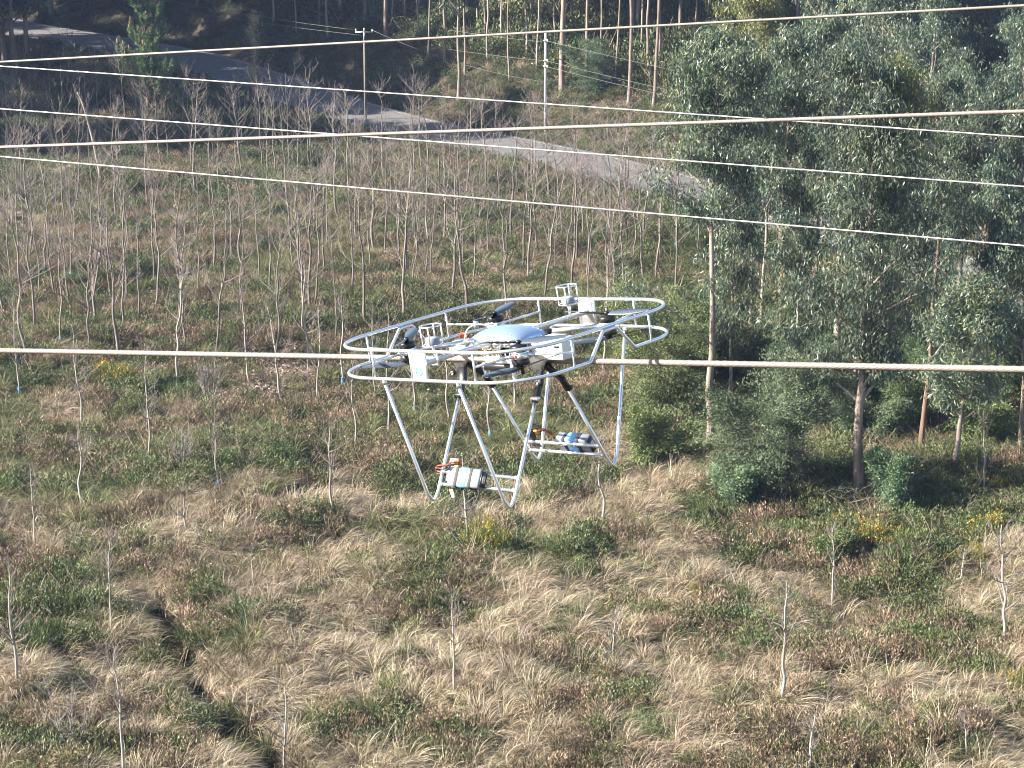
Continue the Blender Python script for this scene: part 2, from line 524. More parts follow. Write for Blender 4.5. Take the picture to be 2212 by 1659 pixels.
M_BARK_RED = bark_mat('reddish_eucalyptus_bark', [(.25, (.06, .038, .028)), (.5, (.14, .085, .062)), (.75, (.24, .17, .13))], 2.4, .1, bump=.8)
M_BARK_SMOOTH = bark_mat('smooth_eucalyptus_bark', [(.3, (.17, .135, .11)), (.5, (.28, .24, .205)), (.8, (.36, .325, .29))], 1.2, .08, bump=.2)
M_BARK_PINE = bark_mat('pine_bark', [(.3, (.08, .055, .04)), (.7, (.2, .14, .10))], 3)
M_GUARD = mat('blue_tree_guard', (.11, .24, .40), .5)
M_DEADWOOD = bark_mat('weathered_wood', [(.3, (.18, .15, .12)), (.7, (.34, .3, .25))], 3)

# ------------------------------------------------------------------ ground cover (nobody could count it)
def proto_straw(g, n=210, comb=1.0):
    mb = MB()
    a = g.uniform(0, 2 * np.pi, n); r = .25 * np.sqrt(g.uniform(0, 1, n))
    B = np.stack([r * np.cos(a) - .1 * comb, r * np.sin(a), np.zeros(n)], 1)
    D = np.stack([np.cos(a) * .3 + .15 * comb, np.sin(a) * .3, np.full(n, 1.0)], 1) + g.normal(0, .16, (n, 3))
    bend = np.stack([np.full(n, 1.15 * comb), np.full(n, 0.), np.full(n, -1.6)], 1) + np.stack([np.cos(a), np.sin(a), a * 0], 1) * .4 + g.normal(0, .26, (n, 3))
    rnd = np.clip(g.normal(.5, .27, n), 0, 1)
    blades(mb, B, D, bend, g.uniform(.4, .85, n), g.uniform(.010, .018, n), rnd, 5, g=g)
    return mb
def proto_green(g, n=150):
    mb = MB()
    a = g.uniform(0, 2 * np.pi, n); r = .2 * np.sqrt(g.uniform(0, 1, n))
    B = np.stack([r * np.cos(a), r * np.sin(a), np.zeros(n)], 1)
    D = np.stack([np.cos(a) * .5, np.sin(a) * .5, np.full(n, 1.0)], 1) + g.normal(0, .2, (n, 3))
    bend = np.stack([np.cos(a) + .3, np.sin(a), np.full(n, -.9)], 1) * .8 + g.normal(0, .2, (n, 3))
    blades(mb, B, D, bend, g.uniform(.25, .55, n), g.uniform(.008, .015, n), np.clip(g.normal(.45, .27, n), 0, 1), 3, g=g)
    return mb
def proto_heath(g, n=110):
    mb = MB()
    a = g.uniform(0, 2 * np.pi, n); r = .3 * np.sqrt(g.uniform(0, 1, n))
    B = np.stack([r * np.cos(a), r * np.sin(a), np.zeros(n)], 1)
    D = np.stack([np.cos(a) * r * 1.2, np.sin(a) * r * 1.2, np.full(n, 1.0)], 1) + g.normal(0, .13, (n, 3))
    L = g.uniform(.22, .5, n) * (1.15 - r)
    rnd = np.clip(g.normal(.5, .25, n), 0, 1)
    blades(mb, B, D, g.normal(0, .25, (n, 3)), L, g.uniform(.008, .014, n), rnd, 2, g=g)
    k = 5
    t = g.uniform(.3, 1, (n, k))
    C = (B[:, None] + unit(D)[:, None] * (L[:, None] * t)[..., None]).reshape(-1, 3)
    DD = np.repeat(unit(D), k, 0) + g.normal(0, .45, (n * k, 3))
    leaves(mb, C, DD, g.uniform(.05, .11, n * k), g.uniform(.012, .022, n * k), np.clip(np.repeat(rnd, k) + g.normal(0, .15, n * k), 0, 1), g)
    return mb
def proto_scrub(g, n=950):
    mb = MB()
    P = unit(g.normal(size=(n, 3))); P[:, 2] = np.abs(P[:, 2])
    rad = g.uniform(.55, 1, n) ** .5
    C = P * rad[:, None] * np.array([.38, .38, .36]) * (1 + .35 * np.sin(P[:, :1] * 7 + P[:, 1:2] * 5))
    D = P + g.normal(0, .5, (n, 3)) + np.array([0, 0, .5])
    leaves(mb, C, D, g.uniform(.035, .085, n), g.uniform(.013, .026, n), np.clip(g.normal(.45, .25, n), 0, 1), g)
    return mb
def proto_litter(g, n=90):
    mb = MB()
    C = np.stack([g.normal(0, .3, n), g.normal(0, .3, n), g.uniform(.01, .07, n)], 1)
    D = g.normal(size=(n, 3)) * np.array([1, 1, .3])
    leaves(mb, C, D, g.uniform(.06, .14, n), g.uniform(.03, .07, n), g.uniform(0, 1, n), g)
    return mb
def proto_twigs(g, n=16):
    mb = MB()
    for k in range(n):
        a = g.uniform(0, 6.28); p = np.array([g.normal(0, .15), g.normal(0, .15), 0]); d = unit(np.array([math.cos(a) * .6, math.sin(a) * .6, g.uniform(.2, 1)]))
        L = g.uniform(.4, .9); mid = p + d * L * .5 + g.normal(0, .05, 3)
        tube(mb, [p, mid, p + d * L + np.array([0, 0, -.1])], [.006, .005, .002], 3, False, g.uniform(0, 1))
    return mb

def gn_scatter(name, pts, rots, scl, idx, protos, label, cat):
    """one object whose geometry nodes set the prototypes on its points"""
    pc = bpy.data.collections.new(name + '_kinds')
    for k, (mb, m) in enumerate(protos):
        o = bpy.data.objects.new('%s_kind_%02d' % (name, k), mb.mesh('%s_kind_%02d' % (name, k), m, smooth=False))
        pc.objects.link(o)
    me = bpy.data.meshes.new(name)
    n = len(pts)
    me.vertices.add(n); me.vertices.foreach_set('co', np.asarray(pts, np.float32).ravel())
    for nm, ty, arr in (('rot', 'FLOAT_VECTOR', rots), ('scl', 'FLOAT_VECTOR', scl), ('kind_index', 'INT', idx)):
        a = me.attributes.new(nm, ty, 'POINT')
        a.data.foreach_set('vector' if ty == 'FLOAT_VECTOR' else 'value', np.asarray(arr, np.int32 if ty == 'INT' else np.float32).ravel())
    me.update()
    o = bpy.data.objects.new(name, me); COL.objects.link(o)
    ng = bpy.data.node_groups.new(name + '_scatter', 'GeometryNodeTree')
    ng.interface.new_socket('Geometry', in_out='INPUT', socket_type='NodeSocketGeometry')
    ng.interface.new_socket('Geometry', in_out='OUTPUT', socket_type='NodeSocketGeometry')
    N = ng.nodes; L = ng.links
    gi = N.new('NodeGroupInput'); go = N.new('NodeGroupOutput')
    ip = N.new('GeometryNodeInstanceOnPoints'); ci = N.new('GeometryNodeCollectionInfo')
    ci.inputs['Collection'].default_value = pc
    ci.inputs['Separate Children'].default_value = True; ci.inputs['Reset Children'].default_value = True
    ip.inputs['Pick Instance'].default_value = True
    def attr(nm, ty):
        a = N.new('GeometryNodeInputNamedAttribute'); a.data_type = ty; a.inputs['Name'].default_value = nm
        return a.outputs['Attribute']
    L.new(gi.outputs[0], ip.inputs['Points']); L.new(ci.outputs[0], ip.inputs['Instance'])
    L.new(attr('kind_index', 'INT'), ip.inputs['Instance Index'])
    e2r = N.new('FunctionNodeEulerToRotation')
    L.new(attr('rot', 'FLOAT_VECTOR'), e2r.inputs[0]); L.new(e2r.outputs[0], ip.inputs['Rotation'])
    L.new(attr('scl', 'FLOAT_VECTOR'), ip.inputs['Scale'])
    L.new(ip.outputs[0], go.inputs[0])
    md = o.modifiers.new('scatter', 'NODES'); md.node_group = ng
    tag(o, label, cat, kind='stuff')
    return o

def scatter_points(y0, y1, step, margin=5.0):
    out = []
    y = y0
    while y < y1:
        w = y * .262 + margin
        s = step * (1 + max(0, y - 60) / 130)
        x = np.arange(-w, w, s)
        out.append(np.stack([x + rng.uniform(-.5, .5, len(x)) * s, y + rng.uniform(-.5, .5, len(x)) * s], 1))
        y += s
    return np.concatenate(out)

PTS = scatter_points(33, 205, .34)
PX, PY = PTS[:, 0], PTS[:, 1]
RD = road_dist(PX, PY)
PZ = z_terrain(PX, PY)
SX, SY, _f = project(np.stack([PX, PY, PZ], 1))
dd1 = poly_dist(PX, PY, DITCH); dd2 = poly_dist(PX, PY, DITCH2)
on_road = (np.abs(RD) < ROAD_W + .25)
ditch = ((dd1 < .05 + .6 * vnoise(PX, PY, .9, 31)) & (rng.uniform(size=len(PX)) < .93)) | ((dd2 < .35) & (rng.uniform(size=len(PX)) < .7))
n1 = vnoise(PX, PY, 7, 11); n2 = vnoise(PX, PY, 2.6, 12); n3 = vnoise(PX, PY, 1.4, 13)
# places on the ground where one kind of cover rules (read off the photograph, kept as ground positions)
def blob(X, Y, rx, ry):
    c = hit(X, Y, lambda x, y: float(z_base(y)))
    return np.exp(-(((PX - c[0]) / rx) ** 2 + ((PY - c[1]) / ry) ** 2))
straw_w = sstep(63, 52, PY) * (.5 + .5 * sstep(-9, -5, PX)) * .86
for b in [(900, 1090, 6, 3), (1250, 1060, 5, 4), (1300, 1130, 4, 4), (560, 490, 7, 6), (200, 520, 8, 7), (620, 330, 4, 5), (1180, 560, 6, 6), (60, 470, 5, 6), (300, 880, 4, 2.5), (350, 1190, 5, 4)]:
    straw_w = np.maximum(straw_w, blob(*b) * .75)
litter_w = np.zeros(len(PX))
for b in [(620, 815, 3.6, 3.6), (700, 770, 4, 3), (560, 850, 3, 2.4), (300, 285, 7, 9), (180, 280, 7, 6), (110, 300, 6, 6), (820, 840, 3, 2), (1290, 300, 7, 4), (1330, 250, 7, 4), (1240, 270, 4, 4)]:
    litter_w = np.maximum(litter_w, blob(*b))
green_w = np.zeros(len(PX))
for b in [(950, 900, 4.5, 4.5), (600, 850, 2, 2), (1330, 650, 5, 5), (1250, 680, 5, 5), (700, 560, 5, 5), (1060, 960, 3, 3), (800, 880, 2.5, 2), (2180, 560, 8, 6), (1480, 640, 5, 5), (120, 470, 4, 5), (100, 1620, 2.5, 1.6)]:
    green_w = np.maximum(green_w, blob(*b))
scrub_w = .31 + sstep(7, 12, PX - (62 - PY) * .15) * sstep(50, 56, PY) * .6 + .35 * (PY > 108)
far = RD > ROAD_W
scrub_w = np.where(far, .95, scrub_w)
sc_straw = straw_w * 1.05 + (n2 - .5) * 1.0 + (n3 - .5) * 1.0 + .12
sc_heath = .5 - .12 * straw_w + (n1 - .5) * .9 + (vnoise(PX, PY, 1.7, 14) - .5) * 1.2
sc_green = green_w * .85 + .2 + (vnoise(PX, PY, 1.6, 15) - .5) * 1.5
sc_scrub = scrub_w * .8 + .16 + (vnoise(PX, PY, 2.0, 16) - .5) * 1.4 + (vnoise(PX, PY, 1.1, 17) - .5) * .6
sc_litter = litter_w * 1.45 - .35 + (n3 - .5) * 1.1
S = np.stack([sc_straw, sc_heath, sc_green, sc_scrub, sc_litter], 1) + rng.normal(0, .17, (len(PX), 5))
kind = S.argmax(1)
ok = ~on_road & ~ditch & (rng.uniform(size=len(PX)) < .86)
ok &= ~((RD > ROAD_W) & (RD < ROAD_W + 1.0) & (rng.uniform(size=len(PX)) < .4))
def place(sel, smin, smax, tilt=.12, comb=None, zs=1.0, sink=.03):
    k = np.where(sel & ok)[0]; n = len(k)
    rz = rng.uniform(0, 6.283, n) if comb is None else comb(k)
    rot = np.stack([rng.normal(0, tilt, n), rng.normal(0, tilt, n), rz], 1)
    s = rng.uniform(smin, smax, n) * (1 + .25 * sstep(70, 150, PY[k]))
    return k, np.stack([PX[k], PY[k], PZ[k] - sink], 1), rot, np.stack([s, s, s * rng.uniform(.8, 1.2, n) * zs], 1)
def combdir(k):
    return R(-18) + (vnoise(PX[k], PY[k], 3, 21) - .5) * 3.6 + rng.normal(0, .4, len(k))
k, p, ro, s = place(kind == 0, .55, 1.15, comb=combdir)
gn_scatter('dry_grass', p, ro, s, rng.integers(0, 6, len(k)), [(proto_straw(rng), M_STRAW) for _ in range(4)] + [(proto_straw(rng, 170, .5), M_STRAW), (proto_green(rng, 160), M_GRASS)],
           'pale straw coloured grass lodged in tussocks over the open slope', 'grass')
k, p, ro, s = place(kind == 1, .7, 1.3)
gn_scatter('heather', p, ro, s, rng.integers(0, 5, len(k)), [(proto_heath(rng), M_HEATH) for _ in range(3)] + [(proto_scrub(rng, 800), M_SCRUB), (proto_heath(rng, 70), M_SCRUB)],
           'brown and olive heather covering the slope between the saplings', 'heather')
k, p, ro, s = place(kind == 2, .7, 1.4)
gn_scatter('green_grass', p, ro, s, rng.integers(0, 4, len(k)), [(proto_green(rng), M_GRASS) for _ in range(3)] + [(proto_straw(rng, 110, .5), M_GRASS)],
           'fresh green grass growing in patches on the slope', 'grass')
k, p, ro, s = place(kind == 3, .7, 1.5)
farw = RD[k] > ROAD_W + 7
s = s * np.where(farw, rng.uniform(1.0, 3.2, len(k)), 1)[:, None]
gn_scatter('low_scrub', p, ro, s, rng.integers(0, 5, len(k)), [(proto_scrub(rng), M_SCRUB) for _ in range(2)] + [(proto_scrub(rng, 850), M_BROOM), (proto_twigs(rng, 26), M_HEATH), (proto_scrub(rng, 850), M_GORSE)],
           'low dark green scrub and bramble between the tussocks and under the trees', 'scrub')
k, p, ro, s = place(kind == 4, .8, 1.3, sink=0)
gn_scatter('leaf_litter', p, ro, s, rng.integers(0, 3, len(k)), [(proto_litter(rng), M_LITTER), (proto_litter(rng, 70), M_LITTER), (proto_twigs(rng, 8), M_LITTER)],
           'pinkish brown dead leaves lying on bare ground', 'leaf litter')
# loose green and straw among everything, so that no kind ends at a line
e = scatter_points(33, 150, .8); PX, PY = e[:, 0], e[:, 1]
RD = road_dist(PX, PY); PZ = z_terrain(PX, PY); ok = (np.abs(RD) > ROAD_W + .8) & (poly_dist(PX, PY, DITCH) > .5)
k, p, ro, s = place(rng.uniform(size=len(PX)) < .75, .5, 1.1, comb=combdir)
gn_scatter('mixed_grass', p, ro, s, rng.integers(0, 5, len(k)), [(proto_straw(rng, 60), M_STRAW), (proto_green(rng, 80), M_GRASS), (proto_straw(rng, 60, .5), M_GRASS), (proto_green(rng, 60), M_GRASS), (proto_twigs(rng, 10), M_HEATH)],
           'thin loose grass mixed through the heather and scrub', 'grass')

# ------------------------------------------------------------------ trees: meshes
def limb(mb, p, d, L, r0, g, up=.25, n=5, sides=5, wob=.12, r1=.15):
    """a curving, tapering branch; returns its points"""
    P = [np.asarray(p, float)]; d = unit(np.asarray(d, float))
    for k in range(n):
        d = unit(d + np.array([0, 0, up / n]) + g.normal(0, wob, 3)); P.append(P[-1] + d * L / n)
    P = np.array(P)
    tube(mb, P, np.linspace(r0, r0 * r1, n + 1), sides, False)
    return P

def sapling(g, H, r0=.05, fork=False, side=1.0, multi=0):
    """bare young tree: pale trunk, thin grey side branches"""
    tr, br = MB(), MB()
    stems = []
    if multi:
        for k in range(multi):
            a = g.uniform(0, 6.28); d = np.array([math.cos(a) * .28, math.sin(a) * .28, 1])
            stems.append(limb(tr, (math.cos(a) * .05, math.sin(a) * .05, -.1), d, H * g.uniform(.6, 1), r0 * .5, g, .15, 7, 5, .05))
    else:
        n = 9
        x = np.cumsum(g.normal(0, .0095 * H, n + 1)); y = np.cumsum(g.normal(0, .0095 * H, n + 1)); x -= x[0]; y -= y[0]
        ln = g.normal(0, .03)
        z = np.linspace(-.1, H, n + 1)
        P = bez(np.stack([x + ln * z, y, z], 1), 3)
        t = np.linspace(0, 1, len(P))
        tube(tr, P, r0 * (1 - .88 * t) + .004, 7, False)
        stems.append(P)
        if fork:
            s = g.choice([-1, 1]); k = int(len(P) * .22)
            stems.append(limb(tr, P[k], (s * .45, .1, 1), H * .72, r0 * .75, g, .35, 8, 6, .06))
    for P in stems:
        nb = int(g.integers(13, 21) * (1 if not multi else .5))
        for _ in range(nb):
            f = g.uniform(.28, .97) ** .8
            i = min(int(f * (len(P) - 1)), len(P) - 2)
            a = g.uniform(0, 6.28); L = H * (.12 + .34 * g.uniform() * (1.2 - f)) * side
            Q = limb(br, P[i], (math.cos(a), math.sin(a), g.uniform(.3, 1.1)), L, r0 * .3 * (1.25 - f) + .006, g, .5, 5, 4, .12, .35)
            for _ in range(g.integers(2, 5)):
                j = g.integers(1, 5); a2 = g.uniform(0, 6.28)
                limb(br, Q[j], unit(Q[min(j + 1, 5)] - Q[j]) + np.array([math.cos(a2), math.sin(a2), .3]) * .7, L * g.uniform(.3, .6), .0075, g, .4, 3, 3, .13, .5)
    return tr, br

def guard_mesh(g):
    mb = MB(); n = 10; a = np.arange(n) * 2 * np.pi / n; rows = []
    for z, k in ((-.05, 1.0), (.1, 1.08), (.24, .98), (.38, 1.1)):
        rr = .085 * k * (1 + g.normal(0, .1, n))
        rows.append(np.stack([rr * np.cos(a) + z * .06, rr * np.sin(a), np.full(n, z)], 1))
    V = np.concatenate(rows); Q = [(i * n + j, i * n + (j + 1) % n, (i + 1) * n + (j + 1) % n, (i + 1) * n + j) for i in range(3) for j in range(n)]
    mb.add(V, Q)
    return mb

def clumps(mb, C, n_leaf, spread, g, L=(.12, .2), W=(.02, .034), droop=1.0, rnd0=.5, rsd=.22):
    """drooping sprays of leaves round the points C"""
    m = len(C); n = m * n_leaf
    P = np.repeat(C, n_leaf, 0) + g.normal(0, 1, (n, 3)) * spread * np.array([1, 1, .8])
    D = g.normal(0, .55, (n, 3)) + np.array([0, 0, -droop])
    r = np.clip(rnd0 + np.repeat(g.normal(0, .16, m), n_leaf) + g.normal(0, rsd, n), 0, 1)
    leaves(mb, P, D, g.uniform(*L, n), g.uniform(*W, n), r, g)

def eucalypt(g, H, r0, cb, cr, nl=24, leaf=62, top=.6, lean=0.0, leafL=(.13, .24), leafW=(.026, .042), young=False):
    """trunk, limbs and hanging foliage. cb = height where the crown begins, cr = crown radius"""
    tr, li, cr_ = MB(), MB(), MB()
    n = 12
    x = np.cumsum(g.normal(0, .0035 * H, n + 1)); y = np.cumsum(g.normal(0, .0035 * H, n + 1)); x -= x[0]; y -= y[0]
    z = np.linspace(-.2, H * .97, n + 1)
    P = bez(np.stack([x + lean * z, y, z], 1), 4); t = np.linspace(0, 1, len(P))
    rad = r0 * (1 - .9 * t ** .85) + .012
    rad[:3] *= np.array([1.3, 1.15, 1.06])
    tube(tr, P, rad * (1 + g.normal(0, .03, len(P))), 9, False)
    C = []
    f0 = cb / H
    for k in range(nl):
        f = f0 + (1 - f0) * (k + g.uniform(0, .9)) / nl
        i = min(int(f * (len(P) - 1)), len(P) - 2)
        q = (f - f0) / (1 - f0)
        prof = (math.sin(math.pi * (q * .78 + .2)) ** .8) * g.uniform(.55, 1.15)
        a = k * 2.4 + g.uniform(-.6, .6)
        L = max(cr * prof * 1.02, .45)
        Q = limb(li, P[i], (math.cos(a), math.sin(a), g.uniform(.5, 1.2)), L, rad[i] * .42 + .008, g, .25, 6, 5, .1, .2)
        for _ in range(6):
            j = g.integers(2, 7); a2 = g.uniform(0, 6.28)
            S_ = limb(li, Q[min(j, 6)], unit(Q[min(j, 6)] - Q[min(j, 6) - 1]) + np.array([math.cos(a2), math.sin(a2), g.uniform(-.1, .6)]) * .8, L * g.uniform(.25, .5), .012, g, 0, 3, 3, .15, .3)
            C += [S_[-1], S_[-2] + g.normal(0, .1, 3)]
        C += [Q[-1], Q[-2]]
    for k in range(int(nl * top)):
        C.append(P[-1] + g.normal(0, .35, 3) * np.array([1, 1, 1.4]) - np.array([0, 0, .2]))
    C = np.array(C)
    C = C[g.uniform(size=len(C)) < .9]
    clumps(cr_, C, leaf, .2, g, leafL, leafW, 1.0 if not young else .5, .5 if not young else .6)
    return tr, li, cr_

def wattle(g, H, W, nst=5, dens=1.0):
    """feathery dense bush tree with several stems"""
    tr, cr_ = MB(), MB(); C = []
    for k in range(nst):
        a = g.uniform(0, 6.28); Q = limb(tr, (g.normal(0, .1), g.normal(0, .1), -.1), (math.cos(a) * .5, math.sin(a) * .5, 1), H * g.uniform(.75, 1), .06, g, .2, 8, 6, .08, .2)
        for j in range(1, 9):
            f = j / 8
            for _ in range(int(7 * dens)):
                a2 = g.uniform(0, 6.28); L = W * (1.1 - .75 * f) * g.uniform(.4, 1.05)
                S_ = limb(tr, Q[j], (math.cos(a2), math.sin(a2), g.uniform(0, .7)), L, .014, g, -.1, 4, 3, .12, .3)
                C += [S_[1], S_[2], S_[3], S_[4]]
    C = np.array(C); m = len(C); k = 46; n = m * k
    base = np.repeat(C, k, 0)
    out = np.repeat(unit(C - np.array([0, 0, H * .4])), k, 0)
    P = base + g.normal(0, .15, (n, 3)) * np.array([1, 1, .55])
    D = out + g.normal(0, .55, (n, 3)) + np.array([0, 0, -.15])
    r = np.clip(.45 + np.repeat(g.normal(0, .15, m), k) + g.normal(0, .2, n), 0, 1)
    leaves(cr_, P, D, g.uniform(.06, .13, n), g.uniform(.018, .034, n), r, g)
    return tr, cr_

def gorse(g, r, h, flowers=0.0, n=1500, L=(.10, .22), W=(.011, .02)):
    """rounded spiky bush; flowers in the tips of some shoots"""
    st, fl = MB(), MB()
    lob = [(g.normal(0, .45, 2) * r, g.uniform(.55, 1)) for _ in range(7)]
    m = n // 7
    for (c, s) in lob:
        P = unit(g.normal(size=(m, 3))); P[:, 2] = np.abs(P[:, 2])
        C = P * (g.uniform(.25, 1, m) ** .6)[:, None] * np.array([r * .62 * s, r * .62 * s, h * s * .85]) + np.array([c[0], c[1], 0])
        D = P * .8 + g.normal(0, .35, (m, 3)) + np.array([0, 0, .9])
        leaves(st, C, D, g.uniform(*L, m), g.uniform(*W, m), np.clip(g.normal(.45, .24, m), 0, 1), g)
        if flowers:
            sel = (g.uniform(size=m) < flowers) & (P[:, 2] > .25)
            E = C[sel] + unit(D[sel]) * L[1] * .7
            E = np.repeat(E, 6, 0) + g.normal(0, .035, (sel.sum() * 6, 3))
            if len(E): leaves(fl, E, g.normal(size=(len(E), 3)), .04, .034, g.uniform(0, 1, len(E)), g)
    for _ in range(5):
        a = g.uniform(0, 6.28); limb(st, (0, 0, -.05), (math.cos(a), math.sin(a), 1), h * .7, .02, g, .2, 3, 4)
    return st, fl

def pine(g, H):
    tr, ne, ca = MB(), MB(), MB()
    P = np.stack([np.cumsum(np.r_[0, g.normal(0, .04, 9)]), np.cumsum(np.r_[0, g.normal(0, .04, 9)]), np.linspace(-.1, H * .93, 10)], 1)
    tube(tr, P, np.linspace(.16, .03, 10), 8, False)
    tips = [(P[-1], np.array([0, 0, 1.0]))]
    nw = 13
    for w in range(nw):
        f = .08 + .88 * w / nw; p = np.array([np.interp(f * 9, range(10), P[:, k]) for k in range(3)])
        for b in range(g.integers(5, 8)):
            a = g.uniform(0, 6.28); L = H * .31 * (1.04 - f) ** .6 * g.uniform(.6, 1.15) + .25
            Q = limb(tr, p, (math.cos(a), math.sin(a), .35 + .5 * f), L, .03 * (1.2 - f) + .008, g, .5, 6, 5, .07, .3)
            tips.append((Q[-1], unit(Q[-1] - Q[-2])))
            for _ in range(4):
                j = g.integers(2, 6); a2 = g.uniform(0, 6.28)
                S_ = limb(tr, Q[j], unit(Q[j] - Q[j - 1]) + np.array([math.cos(a2), math.sin(a2), .5]) * .8, L * g.uniform(.25, .5), .01, g, .6, 3, 3, .1, .4)
                tips.append((S_[-1], unit(S_[-1] - S_[-2]))); tips.append((S_[-2], unit(S_[-1] - S_[-2])))
    for (p, d) in tips:
        n = 115
        t = g.uniform(-.45, .05, n)
        C = p + d * t[:, None]
        D = d * .9 + g.normal(0, .6, (n, 3)) + np.array([0, 0, .35])
        leaves(ne, C, D, g.uniform(.15, .28, n), g.uniform(.022, .034, n), np.clip(g.normal(.5, .25, n), 0, 1), g)
        if p[2] > H * .42 and g.uniform() < .2:
            for _ in range(g.integers(1, 3)):
                q = p + g.normal(0, .03, 3); tube(ca, [q, q + np.array([0, 0, .22]), q + np.array([0, 0, .4])], [.03, .034, .012], 5, True)
    return tr, ne, ca

# ------------------------------------------------------------------ where things stand in words
LANDMARKS = []                                # (name, X, Y) on the photograph, for naming what stands beside what
ORD = ['first', 'second', 'third', 'fourth', 'fifth', 'sixth', 'seventh', 'eighth', 'ninth', 'tenth', 'eleventh', 'twelfth', 'thirteenth', 'fourteenth', 'fifteenth',
       'sixteenth', 'seventeenth', 'eighteenth', 'nineteenth', 'twentieth']
TENS = {20: 'twenty', 30: 'thirty', 40: 'forty', 50: 'fifty', 60: 'sixty'}
def ordinal(n):
    if n <= 20: return ORD[n - 1]
    t, u = n // 10 * 10, n % 10
    return (TENS[t][:-1] + 'ieth') if u == 0 else TENS[t] + '-' + ORD[u - 1]
def label_row(items, desc, where):
    """items: (object, X). Numbers a row from the left edge of the view"""
    items = sorted(items, key=lambda t: t[1])
    for k, (o, X) in enumerate(items):
        pos = 'leftmost' if k == 0 else ('rightmost' if k == len(items) - 1 else ordinal(k + 1) + ' from the left')
        if len(items) == 1: o['label'] = '%s %s' % (desc(o), where)
        else: o['label'] = '%s, %s %s' % (desc(o), pos, where)

# ------------------------------------------------------------------ saplings of the plantation
SAPS = """21,504 42,568g 95,589g 50,505 26,622 72,716 88,643 132,736g 148,665 104,530 139,475 154,599g 161,531 190,755 207,700F 217,571 250,469g 255,783 265,713g 273,646
279,533 333,611 340,537g 336,669 382,833 391,696g 398,756g 460,589g 467,793g 472,427 452,450 525,608g 520,680 540,830 584,636g 598,783 607,856 624,481 578,415 652,663B
682,488 705,544 728,743 728,466 671,672 679,669 667,803 685,876g 657,726g 10,287 22,298g 67,304 177,261g 170,297g 114,327g 14,335g 42,397g 52,330 112,290 88,312
132,262 200,443 149,450 137,451 169,446 258,415 260,360 193,304 215,304 315,385 321,354 345,356 363,361 318,450 410,323g 413,368 419,420g 461,335g 517,352g 522,384
566,370g 597,382 627,373 643,385 722,401 515,293 672,330 809,539B 880,552 886,413 895,404 913,374 928,383 949,419 989,386 987,536 925,527g 1010,428 1034,501 1051,404
1076,466 1114,430 1143,483 1104,516 862,555 859,501g 782,428g 1052,560 961,525 833,560 892,546 906,560 1130,580g 1154,389 1185,441 1216,510 1201,604g 1235,640 1244,565
1271,650 1265,613 1312,640 1315,586 1292,432 1306,471 1321,492 1353,530 1342,535 1245,459 1283,507 1390,516 1387,610 1425,571g 1460,538g 1458,640 1417,610 892,620g 919,669
870,695 790,705 811,862 895,892g 765,982g 840,942 970,916 1059,949g 1114,889 740,832g 1347,652g 1304,809g 1573,606g 1726,649g 10,681g 55,783 43,853g 178,920 323,993 472,1053g
75,1183 178,1100g 720,1116 242,1364 38,1478 545,1273t 405,1156t 266,1690 617,1690 980,1498 1009,1191 1302,1136 1324,1421t 1795,1319 1692,1518 2073,1266t 2167,1403 2088,1636t 1745,1680t 2124,1073
1506,560 1545,610 1620,640 30,250 75,245 150,235 235,250 270,262 375,300 395,270 430,300 560,300 600,318 640,310 1010,350 1060,372 1150,405 1240,400 1330,470 720,345 760,372 830,395 750,430 770,520 800,575 845,470 870,600 930,600 955,455 1000,575 1025,625 1090,590 1140,610 1170,560 1175,650 1225,560 1260,520 1100,700 1010,690 760,640 700,590 640,590 560,600 500,570 430,640 300,690 240,640 120,640 70,560 1370,560 1400,460 1350,420 980,640 1330,700""".split()
saps_variants = {}
for nm, spec in {'tall': dict(H=5.5, r0=.046), 'mid': dict(H=3.6, r0=.038), 'low': dict(H=2.75, r0=.036), 'tiny': dict(H=1.25, r0=.025), 'fork': dict(H=5.2, r0=.075, fork=True), 'branchy': dict(H=5.4, r0=.085, side=1.5)}.items():
    saps_variants[nm] = []
    for k in range({'tall': 10, 'mid': 5, 'low': 5, 'tiny': 3}.get(nm, 2)):
        tr, br = sapling(np.random.default_rng(100 + k * 7 + len(nm)), **spec)
        saps_variants[nm].append((tr.mesh('sapling_trunk', M_BARK_GREY if nm in ('fork', 'branchy') else M_BARK_MID if nm == 'tall' else M_BARK_PALE), br.mesh('sapling_branches', M_BARK_GREY), spec['H']))
GUARDS = [guard_mesh(np.random.default_rng(k)).mesh('tree_guard', M_GUARD) for k in range(3)]
rows = {}
BANDS = [(335, 'just below the road'), (400, 'well below the road'), (450, 'below the lowest thin wire'), (505, 'in the upper clearing'),
         (560, 'in the clearing middle'), (620, 'just above the drone'), (690, 'level with the drone cage'), (780, 'just above the thick cable'),
         (880, 'just below the thick cable'), (1000, 'level with the drone legs'), (1200, 'level with the drone feet'), (1400, 'low on the heather slope'), (9999, 'at the foot of the slope')]
g0 = np.random.default_rng(55)
